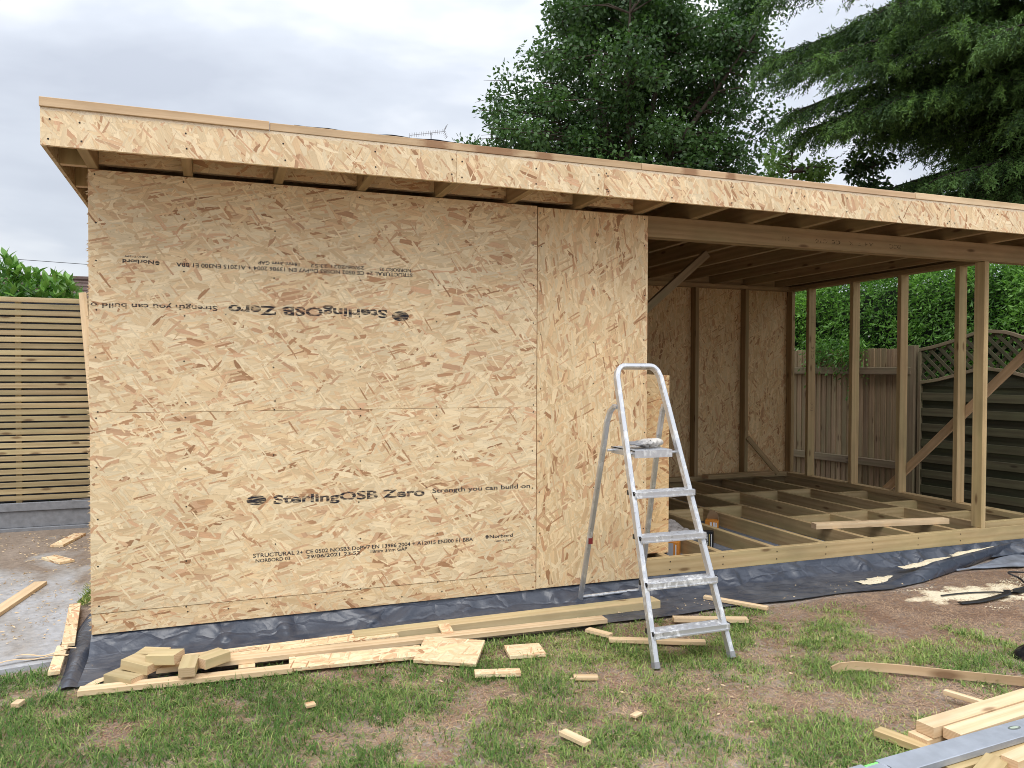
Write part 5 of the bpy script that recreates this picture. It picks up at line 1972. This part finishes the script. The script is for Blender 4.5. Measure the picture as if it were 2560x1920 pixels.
shavings('wood_shavings', 1500, (-1.3, -.16, -.06, 3.3), PZ + .001, 'wood shavings scattered over the dusty patio', 41)
shavings('wood_shavings', 500, (-.1, 4.2, -1.9, -.5), lambda x, y: ground_h(x, y) + .008, 'wood splinters scattered through the lawn', 42, ll=(.008, .03))
shavings('wood_shavings', 260, (.0, 5.2, -.44, -.2), GZ + .012, 'wood crumbs on the black membrane apron', 43, ll=(.005, .018))
shavings('wood_shavings', 500, (3.3, 6.7, .1, 2.9), -.068, 'wood crumbs on the membrane between the joists', 44, ll=(.006, .022))
shavings('wood_shavings', 4200, (4.6, 6.4, -1.02, -.50), lambda x, y: ground_h(x, y) + .006, 'sawdust crumbs over the brown soil', 45, SAWDUST, (.006, .016))
# curled shavings on the patio edge
for (x, y, s_, sd_) in ((-.20, .02, .26, 3), (-.24, -.05, .30, 5)):
    pts = [Vector((x - s_ * .5 + s_ * t, y + .02 * math.sin(t * 5 + sd_), PZ + .012 + .008 * math.sin(t * 9))) for t in np.linspace(0, 1, 9)]
    base = Vector((x, y, PZ))
    V, F = sweep([p - base for p in pts], [(-.010, 0), (.010, .003), (.010, .005), (-.010, .002)])
    o = mesh_from('wood_splinter', V, F, FRESH, uvs=[(i * .02, 0) for i in range(len(V))])
    o.location = base
    tag(o, ('long curled splinter across the board strip on the patio' if sd_ == 3 else 'ragged splinter at the patio front edge'), 'splinter')

# ------------------------------------------------------------------ grass
def grass():
    rg = np.random.default_rng(99)

    def field(x, y):
        """share of living grass, 0..1"""
        nz = fbm(x * 1.5 + 11, y * 1.5 + 17, 50, 4)
        nf = fbm(x * 4.5 + 4, y * 4.5 + 8, 60, 4)
        g = .80 - .18 * np.clip(x - .8, 0, 9) + .30 * np.clip(-y - 1.15, 0, 1)
        g = g - .32 * np.clip((x - 2.6) / .9, 0, 1) * np.clip((y + 1.55) / .35, 0, 1)
        g = g + 1.3 * (nz - .5) + 2.6 * (nf - .5) + 1.2 * (fbm(x * 14, y * 14, 64, 2) - .5)
        for (a, b, r_, k) in ((3.62, -.62, .22, .75), (3.38, -.78, .18, .7), (3.82, -.93, .12, .5), (3.57, -1.05, .15, .5), (3.1, -1.02, .25, .35), (4.1, -1.53, .30, .45), (3.85, -1.42, .2, .4),
                              (2.55, -.70, .22, .5), (2.0, -.55, .25, .4), (3.35, -1.43, .2, .3), (2.95, -1.98, .14, .8), (1.45, -.72, .25, .35), (.3, -.72, .4, .35), (4.4, -1.15, .15, .35),
                              (1.38, -.88, .12, -.65), (1.60, -1.13, .13, -.6), (1.75, -1.05, .11, -.5), (.88, -1.25, .12, -.6), (1.1, -1.42, .14, -.6), (.81, -1.42, .1, -.4), (2.35, -1.2, .15, -.4),
                              (2.75, -1.35, .15, -.4), (2.15, -.95, .15, -.4), (4.6, -.7, .5, -.5), (5.3, -.8, .6, -.6)):
            g = g + k * np.exp(-((x - a) ** 2 + (y - b) ** 2) / (r_ * r_))
        return np.clip(g, 0, 1)

    def edge(x):
        return np.where(x < -.1, -.16 - .0 * x, np.where(x < 5.1, -.462, -.30))

    def blocked(x, y, m=.0):
        bad = np.zeros(len(x), bool)
        for (cx, cy, L, W, a) in PLANKS:
            c, s = math.cos(R(a)), math.sin(R(a))
            u = (x - cx) * c + (y - cy) * s
            v = -(x - cx) * s + (y - cy) * c
            bad |= (np.abs(u) < L / 2 + m) & (np.abs(v) < W / 2 + m)
        return bad

    def blades(n0, fn, hl, wd, lean, name, mat, label, tone_fn, flat=1.0):
        x = rg.uniform(-2.2, 6.8, n0)
        y = rg.uniform(-3.3, -.15, n0)
        # thin out what lies outside the garden view
        rx = (x - .579) * .935 - (y + 4.395) * .353
        dp = (x - .579) * .353 + (y + 4.395) * .935
        vis = (np.abs(rx / dp) < .70) & (dp > 2.6)
        p = fn(x, y) * np.where(vis, 1, .28)
        keep = (y < edge(x) + .012 * rg.normal(size=n0)) & (rg.random(n0) < p)
        x, y = x[keep], y[keep]
        keep = ~blocked(x, y, -.010)
        x, y = x[keep], y[keep]
        n = len(x)
        # tufts: pull blades together
        z = ground_h(x, y) - .002
        H = hl(n, x, y)
        a = 2 * np.pi * (fbm(x * 4, y * 4, 71, 2) * 1.6 + .42 * rg.normal(size=n))
        ln = lean(n)
        dirx, diry = np.cos(a), np.sin(a)
        sx, sy = -diry, dirx
        w_ = wd(n) * .5
        b = np.stack([x, y, z], 1)
        m_ = b + np.stack([dirx * H * ln * .35, diry * H * ln * .35, H * np.sqrt(np.clip(1 - (ln * .55) ** 2, .05, 1)) * .58 * flat], 1)
        t_ = b + np.stack([dirx * H * ln, diry * H * ln, H * np.clip(1 - ln * .82, .06, 1)], 1)
        S = np.stack([sx * w_, sy * w_, np.zeros(n)], 1)
        V = np.stack([b - S, b + S, m_ + S * .8, m_ - S * .8, t_], 1).reshape(-1, 3)
        o5 = np.arange(n)[:, None] * 5
        F = np.concatenate([o5 + np.array([0, 1, 2]), o5 + np.array([0, 2, 3]), o5 + np.array([3, 2, 4])], 0)
        tone = tone_fn(n, x, y)
        T = np.repeat(tone, 5).reshape(n, 5)
        ob = np_mesh(name, V, F, mat, None, T.ravel())
        return tag(ob, label, None, None, 'stuff')

    blades(270000, lambda x, y: np.clip(.20 * (x < 3.7) + field(x, y) ** 1.2, 0, 1),
           lambda n, x, y: (.021 + .038 * field(x, y)) * rg.uniform(.5, 1.5, n), lambda n: rg.uniform(.0026, .0050, n), lambda n: rg.uniform(.45, 1.16, n),
           'grass', GRASS_M, 'living green grass growing in tufts over the worn lawn', lambda n, x, y: np.clip(.30 + .30 * (fbm(x * 3, y * 3, 81, 3) - .5) * 2 + .11 * np.clip(x - .9, 0, 3) + .45 * (.45 - field(x, y)) + rg.normal(0, .25, n), 0, 1), flat=.68)
    blades(420000, lambda x, y: np.clip(.68 - .30 * field(x, y) + .5 * (fbm(x * 4, y * 4, 90, 3) - .5), .06, 1),
           lambda n, x, y: rg.uniform(.022, .070, n), lambda n: rg.uniform(.0018, .0036, n), lambda n: rg.uniform(1.02, 1.25, n),
           'dry_grass', STRAW_M, 'flattened dry brown grass on the worn soil', lambda n, x, y: np.clip(.22 + .75 * (fbm(x * 5, y * 5, 95, 3) - .35) + rg.normal(0, .26, n), 0, 1), flat=.28)
    # tuft of weeds beside the patio
    n = 420
    x = rg.normal(-.150, .022, n); y = rg.uniform(.92, 1.42, n)
    a = rg.uniform(0, 2 * np.pi, n)
    D = unit(np.stack([np.cos(a) * .8, np.sin(a) * .8, rg.uniform(.3, 1.2, n)], 1))
    V, F = leaf_quads(np.stack([x, y, np.full(n, GZ)], 1), D, rg.uniform(.02, .06, n), rg.uniform(.003, .008, n), rg, .1)
    tag(np_mesh('weeds', V, F, GRASS_M, None, np.repeat(rg.random(n), 4)), 'weeds in the soil gap between patio and wall', None, None, 'stuff')


grass()
